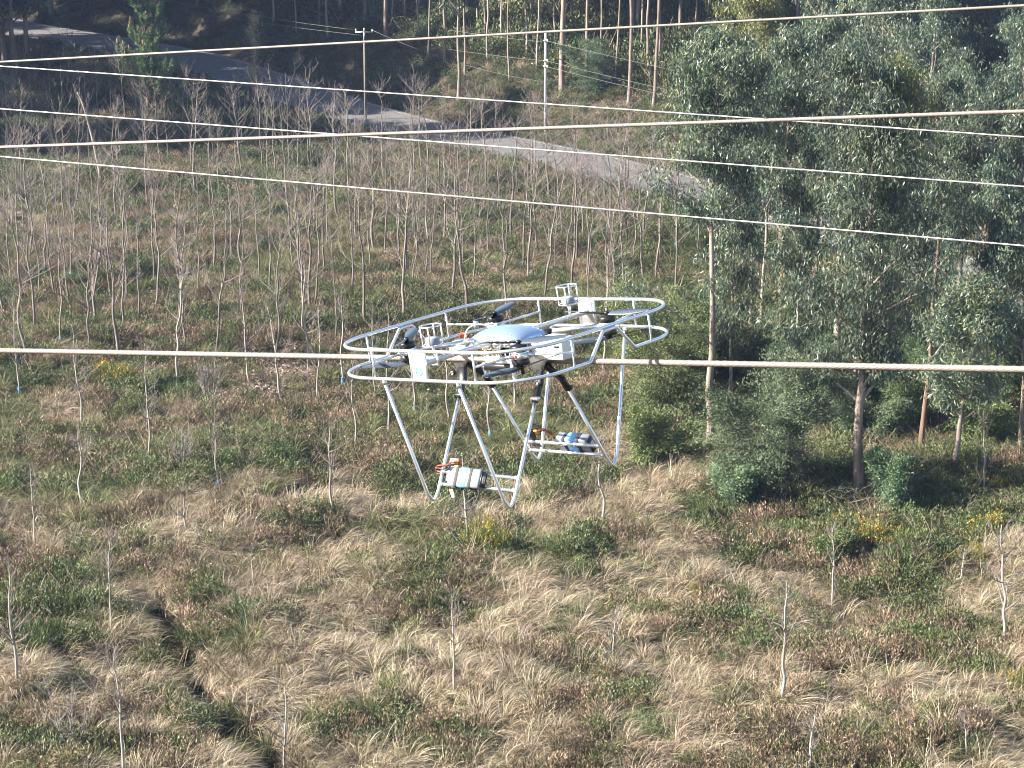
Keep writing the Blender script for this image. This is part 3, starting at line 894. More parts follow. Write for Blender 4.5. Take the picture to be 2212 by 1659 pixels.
for s in SAPS:
    flag = s[-1] if s[-1] in 'gFBt' else ''
    X, Y = [float(v) for v in s.rstrip('gFBt').split(',')]
    p = at(X, Y)
    nm = {'F': 'fork', 'B': 'branchy', 't': 'tiny'}.get(flag) or ('tall' if Y < 800 else 'mid' if Y < 1060 else 'low')
    var = saps_variants[nm]; me = var[g0.integers(len(var))]
    o = empty('sapling', p, g0.uniform(0, 6.28))
    h = g0.uniform(.88, 1.25) * (1.0 if nm != 'mid' else np.interp(Y, [800, 1060], [1.2, .92])) * (.95 if Y < 380 else 1)
    w_ = h * g0.uniform(.75, 1.3); o.scale = (w_, w_, h)
    o.rotation_euler = (g0.normal(0, .018), -.022 * (1 if X < 1200 else .1) + g0.normal(0, .022), o.rotation_euler.z)
    child('trunk', me[0], o); child('branches', me[1], o)
    if flag == 'g': gd_ = child('tree_guard', GUARDS[g0.integers(3)], o); gd_.scale = (.85 / w_, .85 / w_, g0.uniform(.6, .95) / h)
    tag(o, None, 'tree', 'bare saplings planted over the clearing')
    o['_d'] = {'g': 'slender bare sapling in a blue guard', 'F': 'dark bare tree forking low into two stems', 'B': 'dark bare tree with wide branches', 't': 'knee-high bare sapling'}.get(flag, 'slender bare sapling')
    for lim, where in BANDS:
        if Y < lim: rows.setdefault((where, o['_d']), []).append((o, X)); break
for (where, d), it in rows.items():
    label_row(it, lambda o: o['_d'], where)
    for o, _ in it: del o['_d']

def multistem(X, Y, H, n, label, seed):
    p = at(X, Y); tr, br = sapling(np.random.default_rng(seed), H, .035, multi=n)
    o = tag(empty('bare_shrub', p), label, 'shrub')
    tr.build('stems', M_BARK_PALE, o); br.build('twigs', M_BARK_GREY, o)
multistem(453, 873, 2.4, 8, 'bare many-stemmed pale shrub just below the thick cable left of the drone', 1)
multistem(157, 1626, 2.2, 6, 'bare shrub with several pale stems at the bottom left corner', 2)
multistem(397, 1020, 1.8, 7, 'silvery twiggy shrub between two slender saplings below the thick cable', 3)

# leaning dead pole
p = at(222, 400); mb = MB()
tube(mb, bez([(0, 0, -.2), (-.25, 0, 1.5), (-.55, 0, 3.2), (-1.0, .1, 5.0), (-1.3, .1, 5.7)], 5), np.linspace(.11, .05, 21), 8)
tag(mb.build('dead_tree', M_DEADWOOD), 'leaning broken dead trunk without branches among bare saplings at upper left', 'tree').location = p

# ------------------------------------------------------------------ pine, withered oak, bare oak by the road
tr, ne, ca = pine(np.random.default_rng(5), 9.6)
o = tag(empty('pine_tree', at(322, 252)), 'young green pine with orange candles standing before the road', 'tree')
tr.build('trunk', M_BARK_PINE, o); ne.build('needles', M_PINE, o, False); ca.build('candles', M_CANDLE, o)
def leafy_bare(X, Y, H, label, seed, nleaf, spread, fullness=1.0):
    g = np.random.default_rng(seed); tr, br, lf = MB(), MB(), MB()
    P = np.stack([np.cumsum(np.r_[0, g.normal(0, .05, 9)]), np.cumsum(np.r_[0, g.normal(0, .05, 9)]), np.linspace(-.1, H * .95, 10)], 1)
    tube(tr, P, np.linspace(.11, .015, 10), 7, False); C = []
    for k in range(int(34 * fullness)):
        f = g.uniform(.3, .98); p = np.array([np.interp(f * 9, range(10), P[:, j]) for j in range(3)]); a = g.uniform(0, 6.28)
        L = H * .3 * (1.15 - f) * g.uniform(.6, 1.1)
        Q = limb(br, p, (math.cos(a), math.sin(a), .9), L, .03, g, .5, 5, 4, .13, .25)
        for _ in range(5):
            j = g.integers(1, 6); a2 = g.uniform(0, 6.28)
            S_ = limb(br, Q[j], (math.cos(a2), math.sin(a2), .8), L * .35, .009, g, .4, 3, 3, .15, .4); C += [S_[-1], S_[-2]]
    clumps(lf, np.array(C), nleaf, spread, g, (.06, .12), (.03, .05), .2, .5, .25)
    o = tag(empty('oak_tree', at(X, Y)), label, 'tree')
    tr.build('trunk', M_BARK_GREY, o); br.build('branches', M_BARK_GREY, o); lf.build('leaves', M_OAKLEAF, o, False)
leafy_bare(302, 275, 5.6, 'small oak holding withered yellow leaves in front of the pine', 8, 9, .16, .8)
leafy_bare(556, 285, 9.2, 'tall bare oak with a few russet leaves before the shaded road', 9, 3, .12, 1.3)

# ------------------------------------------------------------------ eucalyptus trees on the right
def euc_thing(X, Y, topY, cb, cr, label, seed, r0=.16, bark=M_BARK_EUC, leafm=M_EUC, nl=24, leaf=62, lean=0.0, name='eucalyptus_tree', extra=None, **kw):
    p = at(X, Y)
    # height so that the top stands at topY on the photograph
    d = ray(X, topY); t = p[1] / d[1]; H = CAM_H + d[2] * t - p[2]
    tr, li, cr_ = eucalypt(np.random.default_rng(seed), H, r0, cb * H, cr, nl, leaf, lean=lean, **kw)
    o = tag(empty(name, p), label, 'tree', 'eucalyptus trees at the right edge of the clearing')
    tr.build('trunk', bark, o); li.build('limbs', M_BARK_SMOOTH, o)
    if extra: extra(o, H)
    cr_.build('crown', leafm, o, False)
    return o
def low_branch(o, H):
    """a long leafless branch reaching left from the trunk, with a spray of leaves at its end, and a tuft on the trunk"""
    g = np.random.default_rng(3); br, lf = MB(), MB()
    P = bez([(0, 0, 3.75), (-.7, -.1, 4.35), (-1.6, -.2, 5.1), (-2.75, -.3, 5.75)], 6)
    tube(br, P, np.linspace(.03, .012, len(P)), 5, False)
    C = [P[-1] + g.normal(0, .22, 3) * np.array([1, 1, 1.5]) for _ in range(10)] + [np.array([g.normal(.15, .3), g.normal(0, .3), 5.75 + g.normal(0, .2)]) for _ in range(9)]
    clumps(lf, np.array(C), 38, .14, g, (.13, .22), (.024, .04), .9)
    br.build('low_branch', M_BARK_GREY, o); lf.build('low_foliage', M_EUC, o, False)
EUCS = [
    (1530, 975, 55, .54, 2.2, 'eucalyptus with a tall pale trunk and a low spray of leaves toward the drone', 21, dict(r0=.135, extra=low_branch, nl=36, leaf=68)),
    (1857, 1075, 215, .27, 2.3, 'broad eucalyptus with peeling pink bark standing nearest the camera', 22, dict(r0=.17, nl=44, leaf=70)),
    (1688, 800, 60, .42, 2.3, 'eucalyptus with a reddish shaggy trunk behind the wattle bush', 23, dict(r0=.2, bark=M_BARK_RED, nl=28)),
    (1808, 815, 95, .42, 2.6, 'eucalyptus with a smooth pale trunk behind the broad peeling one', 24, dict(r0=.17, bark=M_BARK_SMOOTH, nl=28)),
    (1648, 833, 150, .55, 1.3, 'thin eucalyptus with a white trunk rising out of the wattle bushes', 25, dict(r0=.085, bark=M_BARK_SMOOTH, nl=18, leaf=46)),
    (1995, 985, 380, .22, 1.5, 'dark slim eucalyptus with sparse hanging leaves beside the broad peeling one', 26, dict(r0=.1, bark=M_BARK_RED, nl=16, leaf=34)),
    (2060, 1010, 610, .3, 1.75, 'short leaning young eucalyptus with a round dense crown', 27, dict(r0=.09, lean=.07, nl=22, leaf=58, young=True)),
    (2018, 720, 150, .4, 2.3, 'eucalyptus with an orange-tinged trunk left of the road patch at right', 28, dict(r0=.15, nl=24)),
    (2068, 700, 220, .42, 2.0, 'eucalyptus with twin pale trunk standing before the right road patch', 29, dict(r0=.14, bark=M_BARK_SMOOTH, nl=22)),
    (2120, 735, 190, .36, 3.0, 'eucalyptus with the thickest dark trunk and wide crown at right', 30, dict(r0=.25, bark=M_BARK_RED, nl=32, leaf=70)),
    (2178, 760, 215, .38, 2.2, 'eucalyptus with a bent slim trunk near the right edge of the road patch', 31, dict(r0=.11, nl=24)),
    (1905, 800, 130, .32, 2.7, 'eucalyptus with olive top hidden behind the broad peeling one', 32, dict(r0=.15, nl=28, leafm=M_EUCY)),
    (1760, 640, 20, .4, 2.3, 'eucalyptus with dark dense crown behind the reddish trunk', 33, dict(r0=.16, nl=30)),
    (1600, 560, -60, .45, 2.4, 'eucalyptus with yellowish top rising behind the tall pale trunk', 34, dict(r0=.16, nl=30, leafm=M_EUCY)),
    (1880, 560, -40, .35, 2.6, 'eucalyptus with drooping blue-green crown just beyond the road', 35, dict(r0=.17, nl=30)),
    (1990, 600, -30, .35, 2.6, 'eucalyptus with pale forked limbs showing through its thin crown', 36, dict(r0=.17, nl=26, leaf=48, bark=M_BARK_SMOOTH)),
    (2190, 640, 20, .3, 2.8, 'eucalyptus with shaded crown filling the far right edge', 37, dict(r0=.18, nl=30)),
    (2260, 700, 190, .3, 2.4, 'eucalyptus with bright yellowish crown cut by the right picture edge', 38, dict(r0=.16, nl=28, leafm=M_EUCY)),
    (2300, 850, 400, .3, 2.2, 'eucalyptus just outside the right edge of the view', 39, dict(r0=.16, nl=24)),
]
for X, Y, top, cb, cr, lab, sd, kw in EUCS: euc_thing(X, Y, top, cb, cr, lab, sd, **kw)
slim = []
for k, (X, Y, top, rr_) in enumerate([(1575, 910, 420, .07), (1722, 940, 470, .06), (1765, 770, 230, .09), (1840, 880, 330, .08), (1930, 905, 360, .07), (1962, 770, 200, .1), (2022, 900, 420, .07), (2098, 880, 350, .08),
                                      (2152, 905, 420, .07), (2205, 985, 500, .08), (1620, 720, 220, .08), (2045, 640, 120, .1), (2150, 690, 200, .09)]):
    o = euc_thing(X, Y, top, .34, 1.25, '', 400 + k, r0=rr_, bark=[M_BARK_EUC, M_BARK_SMOOTH, M_BARK_RED][k % 3], nl=18, leaf=40, lean=[.02, -.03, .0, .05][k % 4])
    slim.append((o, X))
label_row(slim, lambda o: 'slim young eucalyptus with a thin crown', 'in the right-hand stand')

# ------------------------------------------------------------------ wattle bushes and other leafy young trees at right
def wattle_thing(X, Y, H, W, label, seed, dens=1.0, m=M_ACACIA, nst=5, name='wattle_bush'):
    tr, cr_ = wattle(np.random.default_rng(seed), H, W, nst, dens)
    o = tag(empty(name, at(X, Y)), label, 'bush', 'leafy bushes under the eucalyptus trees')
    tr.build('stems', M_BARK_GREY, o); cr_.build('foliage', m, o, False)
WATTLES = [(1650, 1045, 4.1, 1.95, 'large dark green wattle bush between two thick eucalyptus trunks', 41, 1.1, M_ACACIA),
           (1440, 905, 4.7, 1.9, 'green wattle bush left of the tall pale eucalyptus trunk', 42, 1.0, M_BROOM),
           (1490, 860, 4.4, 1.7, 'wattle bush growing close behind the tall pale eucalyptus trunk', 43, .9, M_ACACIA),
           (1590, 850, 4.2, 1.7, 'wattle bush between the pale and the reddish eucalyptus trunks', 44, 1.0, M_BROOM),
           (1735, 880, 3.0, 1.3, 'wattle bush right of the reddish eucalyptus trunk', 45, .9, M_ACACIA),
           (1575, 1085, 1.5, .5, 'small feathery wattle seedling at the foot of the large bush', 46, .5, M_ACACIA),
           (1930, 1095, 1.9, .22, 'narrow grey-green young wattle right of the broad peeling eucalyptus', 47, .45, M_ACACIA),
           (1405, 1010, 2.2, .6, 'slim wattle saplings left of the large bush', 48, .6, M_BROOM),
           (1385, 770, 3.4, 1.5, 'low wattle bush behind the right end of the drone cage', 49, .8, M_BROOM),
           (1800, 1215, 1.0, .35, 'leafy young shrub on the slope below the gorse', 50, .5, M_BROOM),
           (1880, 950, 2.2, .9, 'bushy undergrowth right behind the peeling eucalyptus trunk', 51, .8, M_ACACIA),
           (2110, 960, 2.2, 1.0, 'bushy undergrowth near the right edge below the thick cable', 52, .8, M_BROOM),
           (1960, 930, 2.6, 1.1, 'green bush between the peeling eucalyptus and the dark slim one', 53, .8, M_BROOM),
           (1760, 760, 3.0, 1.3, 'green bush behind the large wattle bush', 54, .8, M_ACACIA),
           (2010, 850, 2.6, 1.2, 'green bush left of the short leaning young eucalyptus', 55, .8, M_ACACIA),
           (2190, 860, 2.6, 1.2, 'green bush at the right edge just below the thick cable', 56, .8, M_BROOM)]
for X, Y, H, W, lab, sd, dn, m in WATTLES: wattle_thing(X, Y, H, W, lab, sd, dn, m)
g = np.random.default_rng(61); tr, lf = MB(), MB()
limb(tr, (0, 0, -.1), (0, 0, 1), 1.9, .02, g, .1, 5, 5, .03)
clumps(lf, np.stack([g.normal(0, .22, 22), g.normal(0, .22, 22), g.normal(1.55, .28, 22)], 1), 14, .1, g, (.05, .09), (.045, .07), .1, .6)
o = tag(empty('young_eucalyptus', at(1688, 1078)), 'small young eucalyptus with round silvery blue leaves before the large wattle bush', 'tree')
tr.build('stem', M_BARK_GREY, o); lf.build('foliage', M_GLAUC, o, False)
# dead brush at the foot of the broad eucalyptus
for k, (X, Y) in enumerate([(1945, 1050), (1800, 1080)]):
    g = np.random.default_rng(70 + k); br = MB()
    for _ in range(34):
        a = g.uniform(0, 6.28); Q = limb(br, (g.normal(0, .35), g.normal(0, .3), 0), (math.cos(a), math.sin(a), g.uniform(.1, .8)), g.uniform(.7, 1.9), .014, g, -.25, 5, 4, .16, .3)
        for _ in range(4):
            a2 = g.uniform(0, 6.28); limb(br, Q[g.integers(1, 5)], (math.cos(a2), math.sin(a2), .3), .5, .006, g, -.1, 3, 3, .2, .4)
    tag(br.build('dead_brush', M_BARK_GREY), ['heap of bare grey dead branches right of the broad peeling eucalyptus', 'heap of bare grey dead branches left of the broad peeling eucalyptus'][k], 'brush', 'heaps of dead branches').location = at(X, Y)

# ------------------------------------------------------------------ gorse, broom and flowering bushes on the slope
BUSH = [(375, 1400, .55, .8, 'dark'), (418, 1482, .6, .9, 'dark'),  (492, 1580, .6, .85, 'dark'), (560, 1650, .6, .9, 'dark'),  # X, Y (base), radius, height, kind; this row added to shade the ditch
    (75, 1395, .75, .75, 'dark'), (155, 1315, .85, .7, 'dark'), (207, 945, .5, .7, 'dark'), (410, 862, .9, .8, 'broom'), (268, 345, 1.5, 1.3, 'dark'), (270, 420, 1.3, 1.4, 'dark'),
    (700, 365, 2.0, 1.9, 'dark'), (665, 352, 1.3, 1.2, 'broom'), (1160, 415, 1.1, 1.1, 'broom'), (255, 825, .9, .9, 'flower'), (12, 790, .7, .9, 'flower'), (1055, 1195, .62, 1.05, 'flower'),
    (1890, 1180, .95, .85, 'flower'), (2090, 1215, .6, .6, 'flower'), (2140, 1160, .8, .8, 'flower'), (2165, 1070, .7, .7, 'flower'), (2205, 1490, .45, .6, 'flower'), (1500, 1290, .45, .4, 'flower'),
    (265, 600, 1.0, .9, 'dark'), (560, 535, .9, .8, 'dark'), (470, 740, .8, .8, 'broom'), (620, 700, .9, .8, 'dark'), (360, 690, .9, .8, 'dark'), (230, 725, .9, .7, 'dark'),
    (90, 1000, .6, .5, 'broom'), (330, 1010, .6, .6, 'broom'), (260, 1060, .5, .5, 'dark'), (520, 1130, .9, .45, 'dark'), (640, 1120, 1.0, .45, 'dark'), (25, 1570, .9, .6, 'broom'),
    (130, 1590, .6, .5, 'dark'), (470, 1290, .6, .5, 'broom'), (880, 1425, .5, .4, 'dark'), (1190, 1440, .85, .5, 'broom'), (1230, 1340, .7, .5, 'broom'), (1000, 1260, .8, .5, 'dark'),
    (1130, 1210, .7, .5, 'dark'), (1550, 1300, .7, .6, 'broom'), (1720, 1330, .8, .6, 'broom'), (1610, 1180, 1.0, .7, 'broom'), (1480, 1130, .9, .7, 'dark'), (1700, 1160, .9, .7, 'broom'),
    (1960, 1220, .8, .7, 'dark'), (2010, 1400, .7, .5, 'broom'), (1850, 1420, .8, .5, 'dark'), (2180, 1330, .6, .5, 'broom'), (1590, 1430, .7, .4, 'dark'), (1420, 1570, .7, .45, 'broom'),
    (760, 1560, .6, .4, 'dark'), (1010, 1610, .8, .5, 'broom'), (1850, 1600, .7, .5, 'broom'), (1660, 1640, .7, .5, 'dark'), (2100, 1540, .7, .5, 'broom'), (810, 600, 1.0, .9, 'dark'),
    (1010, 610, 1.1, 1.0, 'dark'), (1090, 660, 1.0, .9, 'broom'), (950, 700, 1.0, .9, 'broom'), (1160, 620, 1.0, .9, 'dark'), (780, 770, .9, .7, 'broom'), (1260, 760, .9, .8, 'dark'),
    (1180, 800, .9, .8, 'dark'), (1310, 870, .9, .8, 'dark'), (900, 470, 1.1, 1.0, 'broom'), (1030, 480, 1.1, 1.0, 'dark'), (850, 390, 1.3, 1.1, 'broom'), (1250, 480, 1.1, 1.0, 'dark'), (1340, 440, 1.1, 1.0, 'broom'),
    (560, 430, 1.1, 1.0, 'dark'), (470, 390, 1.2, 1.1, 'dark'), (400, 460, 1.1, .9, 'broom'), (120, 440, 1.1, .9, 'broom'), (40, 440, 1.1, 1.0, 'dark'), (180, 380, 1.2, 1.0, 'dark'), (620, 300, 1.8, 1.7, 'dark'), (540, 270, 1.8, 1.7, 'dark'),
    (420, 245, 1.8, 1.5, 'dark'), (240, 220, 2.2, 2.0, 'dark'), (110, 150, 2.6, 2.4, 'dark'), (60, 175, 2.2, 2.0, 'dark'), (760, 320, 1.5, 1.2, 'broom'), (1440, 470, 1.4, 1.4, 'broom'), (1500, 500, 1.4, 1.4, 'dark')]
BV = {'dark': [(*gorse(np.random.default_rng(200 + k), .8, .7, 0, 3000), M_GORSE) for k in range(4)],
      'broom': [(*gorse(np.random.default_rng(220 + k), .8, .65, 0, 2600, (.10, .2), (.009, .016)), M_BROOM) for k in range(4)],
      'flower': [(*gorse(np.random.default_rng(240 + k), .8, .8, .1, 2300), M_BROOM) for k in range(3)]}
BV = {k: [(a.mesh('bush_stems', m, False), b.mesh('bush_flowers', M_YELLOW, False) if b.n else None) for a, b, m in v] for k, v in BV.items()}
rows = {}
for X, Y, r_, h_, kd in BUSH:
    v = BV[kd][g0.integers(len(BV[kd]))]
    o = empty({'dark': 'gorse_bush', 'broom': 'broom_bush', 'flower': 'flowering_gorse'}[kd], at(X, Y), g0.uniform(0, 6.28))
    o.scale = (r_ / .8, r_ / .8, h_ / .7)
    child('stems', v[0], o)
    if v[1]: child('flowers', v[1], o)
    tag(o, None, 'bush', {'dark': 'dark gorse bushes', 'broom': 'green broom bushes', 'flower': 'gorse bushes in yellow flower'}[kd])
    d = {'dark': 'dark green spiky gorse bush', 'broom': 'olive green broom bush', 'flower': 'gorse bush in yellow flower'}[kd]
    for lim, where in BANDS:
        if Y < lim: rows.setdefault((where, d), []).append((o, X)); break
for (where, d), it in rows.items(): label_row(it, lambda o: d, where)

# ------------------------------------------------------------------ the wood across the road, and trees added out of view at left to shade it
FV = []
for k in range(4):
    g = np.random.default_rng(300 + k)
    tr, li, cr_ = eucalypt(g, 22, .17, 8.5 + k, 4.6, 28, 60, leafL=(.3, .5), leafW=(.07, .11))
    FV.append((tr.mesh('wood_trunk', [M_BARK_EUC, M_BARK_SMOOTH][k % 2]), li.mesh('wood_limbs', M_BARK_SMOOTH), cr_.mesh('wood_crown', M_EUC, False)))
for k in range(3):
    g = np.random.default_rng(310 + k)
    tr, li, cr_ = eucalypt(g, 20, .16, 3.4 + k * .8, 3.2, 30, 44, leafL=(.3, .5), leafW=(.07, .11))
    FV.append((tr.mesh('wood_trunk', M_BARK_EUC), li.mesh('wood_limbs', M_BARK_EUC), cr_.mesh('wood_crown', M_EUC, False)))
WOOD = []
for X, Y, s in [(1215, 205, 1.3), (1265, 180, .8), (1357, 235, .9), (1405, 195, .75), (1423, 165, .85), (960, 142, .75), (990, 214, .8), (926, 135, .6), (1048, 110, .6), (875, 60, .6), (710, 90, .7), (770, 20, .6), (829, 43, .6), (844, 70, .5), (1004, 157, .55), (1030, 103, .5), (1054, 133, .55), (1085, 113, .5), (1137, 133, .6), (905, 100, .5), (1100, 180, .45), (690, 60, .6), (640, 70, .5), (590, 55, .6), (1160, 160, .5), (1330, 190, .5), (1300, 150, .5), (1385, 150, .6)]:
    WOOD.append((at(X, Y)[:2], s))
gw = np.random.default_rng(17)
tries = 0
while len(WOOD) < 215 and tries < 6000:
    tries += 1
    x = gw.uniform(-48, 24) if gw.uniform() < .86 else gw.uniform(24, 75); y = gw.uniform(95, 262)
    d = float(road_dist(np.array([x]), np.array([y]))[0])
    if d < ROAD_W + 4.2 or d > 62 or abs(x) > y * .262 + 18: continue
    if min(math.hypot(x - w[0][0], y - w[0][1]) for w in WOOD) < 1.9: continue
    if x > 18 and d < 9: continue
    WOOD.append((np.array([x, y]), gw.uniform(.5, 1.05)))
n_vis = len(WOOD)
while len(WOOD) < n_vis + 82:  # trees added mostly out of view, heights set to cast shade
    x = gw.uniform(-66, -38) if gw.uniform() < .6 else gw.uniform(-100, -66); y = gw.uniform(136, 225)
    d = float(road_dist(np.array([x]), np.array([y]))[0])
    if abs(d) < ROAD_W + 2: continue
    if d < 0 and x > -y * .262 - 1 and not (y > 165 and x < -40): continue
    if min(math.hypot(x - w[0][0], y - w[0][1]) for w in WOOD) < 2.6: continue
    WOOD.append((np.array([x, y]), gw.uniform(1.3, 1.5) if y < 143 else min((4.0 + (-x - 24) * .53) / 22 * gw.uniform(.8, 1.0), 1.25) if y < 152.5 else gw.uniform(1.35, 1.65) if x > -68 else gw.uniform(.9, 1.3)))
seen = {'left': [], 'mid': [], 'right': [], 'out': []}
for i, (xy, s) in enumerate(WOOD):
    z = zt(xy[0], xy[1])
    o = empty('forest_tree', (xy[0], xy[1], z - .1), gw.uniform(0, 6.28))
    o.scale = (s * 1.0, s * 1.0, (max(s, .75) if s > .62 or xy[0] > -42 else s) * gw.uniform(.9, 1.1)); o.rotation_euler = (gw.normal(0, .02), gw.normal(0, .02), o.rotation_euler.z)
    dR = float(road_dist(np.array([xy[0]]), np.array([xy[1]]))[0])
    low = i >= n_vis or (xy[0] > 20 and i >= 31) or (dR > 24 and gw.uniform() < .7)
    v = FV[4 + gw.integers(3)] if low else FV[gw.integers(4)]
    child('trunk', v[0], o); child('limbs', v[1], o); child('crown', v[2], o)
    tag(o, None, 'tree', 'tall trees of the wood across the road')
    X, Y, f = project((xy[0], xy[1], z + 3)); X = float(X[0])
    seen['out' if not 0 < X < 2212 else 'left' if X < 620 else 'mid' if X < 1150 else 'right'].append((o, X, f[0]))
for key, d, where in (('left', 'shaded forest tree', 'at the top left'), ('mid', 'shaded forest tree', 'at the top middle'),
                      ('right', 'tall sunlit forest tree', 'at the top right')):
    near = sorted(seen[key], key=lambda t: t[2]); h = (len(near) + 1) // 2
    label_row([(o, X) for o, X, f in near[:h]], lambda o: d, where + ', near the road')
    label_row([(o, X) for o, X, f in near[h:]], lambda o: d, where + ', deep in the wood')
for o, X, f in seen['out']: o['label'] = 'unseen tall dense-crowned forest tree standing outside the picture beside the road'

# sunlit bush below the wood
wattle_thing(1290, 195, 4.0, 1.8, 'sunlit green bush between tall pale trunks across the road', 81, .8, M_ACACIA)

# ------------------------------------------------------------------ poles and their wires
M_CONC = mat('concrete', (.5, .5, .5), .85, nodes=lambda nt, b: nt.links.new(ramp(nt, noise(nt, 4, 4, coords(nt, 'Object', (1, 1, .3))), [(.3, (.28, .29, .3)), (.7, (.42, .42, .42))]), b.inputs['Base Color']))
M_POLEWOOD = bark_mat('pole_wood', [(.3, (.14, .11, .085)), (.7, (.24, .2, .165))], 3)
M_CERAM = mat('ceramic_insulator', (.8, .8, .78), .25)
M_STEEL = mat('galvanised_steel', (.45, .46, .47), .45, .8)
def pole(X, Y, topY, m, label, cross):
    p = at(X, Y); d = ray(X, topY); t = p[1] / d[1]; H = CAM_H + d[2] * t - p[2]
    o = tag(empty('utility_pole', p), label, 'utility pole', 'utility poles along the road')
    mb = MB()
    if cross == 'T': tube(mb, [(0, 0, -.3), (0, 0, H)], [.10, .07], 10)
    else:
        box(mb, (0, 0, H / 2 - .15), (.1, .09, H / 2 + .15), bev=.02)
    mb.build('post', m, o)
    mb = MB(); hs = []
    if cross == 'T':
        box(mb, (0, 0, H - .15), (.65, .05, .05)); hs = [(-.6, 0, H), (.6, 0, H - .05), (0, 0, H + .05)]
        box(mb, (0, -.06, H - .45), (.03, .03, .3))
    else:
        for k in (.5, 1.9, 2.3): box(mb, (0, -.12, H - k), (.16, .05, .04))
        hs = [(.12, -.15, H - .5), (.12, -.15, H - 1.9), (.12, -.15, H - 2.3)]
    mb.build('crossarm', M_STEEL, o)
    for q in hs:
        mb = MB(); lathe(mb, [(0, -.1), (.045, -.1), (.03, -.04), (.055, 0), (.03, .04), (.045, .09), (0, .11)], q, 'z', 10); mb.build('insulator', M_CERAM, o)
    return p + np.array([0, 0, H]), p
top1, b1 = pole(790, 262, 65, M_POLEWOOD, 'brown wooden utility pole with a crossarm among bare trees before the road', 'T')
top2, b2 = pole(1178, 293, 72, M_CONC, 'tall pale concrete utility pole standing across the road', 'I')
M_WIRE_D = mat('weathered_wire', (.17, .17, .17), .6, .3)
def wire(a, b, sag, rad, label, grp, m=M_WIRE_D, name='utility_wire'):
    a = np.asarray(a, float); b = np.asarray(b, float); t = np.linspace(0, 1, 24)[:, None]
    P = a + (b - a) * t; P[:, 2] -= (sag * 4 * t * (1 - t))[:, 0]
    mb = MB(); tube(mb, P, rad, 5)
    tag(mb.build(name, m), label, 'wire', grp)
GW = 'thin wires between the utility poles'
wire(top1 + [.6, 0, 0], top2 + [0, -.12, -3.4], .5, .012, 'thin wire running from the wooden pole down to the concrete pole', GW)
lf = np.array([-75, 205, top1[2] + 6.5])
wire(top1 + [-.6, 0, 0], top1 + [-30, 22, 3.4], .4, .010, 'thin wire leaving the wooden pole to the upper left', GW)
wire(top1 + [0, 0, -.4], top1 + [-30, 22, 2.6], .4, .010, 'thin lower wire leaving the wooden pole to the left', GW)
wire(top2 + [0, -.12, -.5], top2 + [34, -22, -5.2], .5, .012, 'uppermost thin wire from the concrete pole down to the right', GW)
wire(top2 + [0, -.12, -1.9], top2 + [34, -22, -6.6], .5, .012, 'middle thin wire from the concrete pole down to the right', GW)
wire(top2 + [0, -.12, -2.3], top2 + [34, -22, -7.1], .5, .012, 'lowest thin wire from the concrete pole down to the right', GW)
wire(top2 + [-.1, -.12, -.6], top2 + [-7, 6, -.2], .05, .010, 'short upper wire leaving the concrete pole to the left', GW)
wire(top2 + [-.1, -.12, -1.9], top2 + [-7, 6, -1.6], .05, .010, 'short lower wire leaving the concrete pole to the left', GW)

# ------------------------------------------------------------------ the power line
def cable_mat(name, c0, c1, rough, strands, metal=0.0):
    def f(nt, b):
        v = coords(nt, 'Object')
        nt.links.new(ramp(nt, noise(nt, 2.5, 5, v, .65), [(.3, c0), (.7, c1)]), b.inputs['Base Color'])
    return mat(name, c0, rough, metal, nodes=f)
M_COND = cable_mat('oxidised_aluminium_strands', (.18, .158, .138), (.24, .212, .188), .5, 20, .15)
M_GWIRE = cable_mat('bright_steel_strands', (.40, .39, .375), (.5, .49, .475), .4, 12, .2)
def strand_cable(name, YL, YR, yaw, Z0, rad, m, label, sides=7, twist=16.0):
    """a straight stranded cable through two points of the photograph's left and right edges"""
    c = 1 / math.tan(R(yaw)); e = PCX / FPX
    ZL = Z0 * c / (c - e); ZR = Z0 * c / (c + e)
    a = ray(0, YL) * ZL; b = ray(2212, YR) * ZR
    a[2] += CAM_H; b[2] += CAM_H
    u = b - a; L = np.linalg.norm(u); A = a - u * 1.6; B = b + u * .55
    # rope: a bundle outline of round strands laid in a slow twist
    n = 11 if sides > 6 else 7
    k = int(np.linalg.norm(B - A) / (.05 if rad > .012 else .12))
    k = min(k, 1400)
    t = np.linspace(0, 1, k)
    P = A + (B - A) * t[:, None]
    T = unit(B - A); N = unit(np.cross(T, [0, 0, 1.0])); Bn = np.cross(T, N)
    s = t * np.linalg.norm(B - A)
    M_ = n * 3
    ang = np.arange(M_) * 2 * np.pi / M_
    rr = rad * (1 + .11 * np.cos(ang * n))
    th_ = ang[None] + (s * twist)[:, None]
    V = P[:, None] + rr[None, :, None] * (np.cos(th_)[..., None] * N + np.sin(th_)[..., None] * Bn)
    i = np.arange(k - 1)[:, None]; j = np.arange(M_)[None]; j2 = (j + 1) % M_
    q = np.stack(np.broadcast_arrays(i * M_ + j, i * M_ + j2, (i + 1) * M_ + j2, (i + 1) * M_ + j), -1).reshape(-1, 4)
    mb = MB(); mb.add(V.reshape(-1, 3), q)
    return tag(mb.build(name, m), label, 'power line', 'power line cables over the clearing')
strand_cable('power_cable', 757, 798, 33, 10.33, .0146, M_COND, 'thickest beige stranded cable, the one passing through the drone')
strand_cable('power_cable', 318, 240.5, 28, 17.2, .0146, M_COND, 'thick beige cable crossing the upper picture just above the road bend')
strand_cable('power_cable', 134, 12, 26, 25.0, .0146, M_COND, 'topmost thick beige cable rising to the top right corner')
strand_cable('ground_wire', 143, 296, 20, 22.0, .0088, M_GWIRE, 'uppermost thin white wire falling from the left edge across the pine', 5)
strand_cable('ground_wire', 235, 403, 20, 21.0, .0088, M_GWIRE, 'middle thin white wire falling across the road bend', 5)
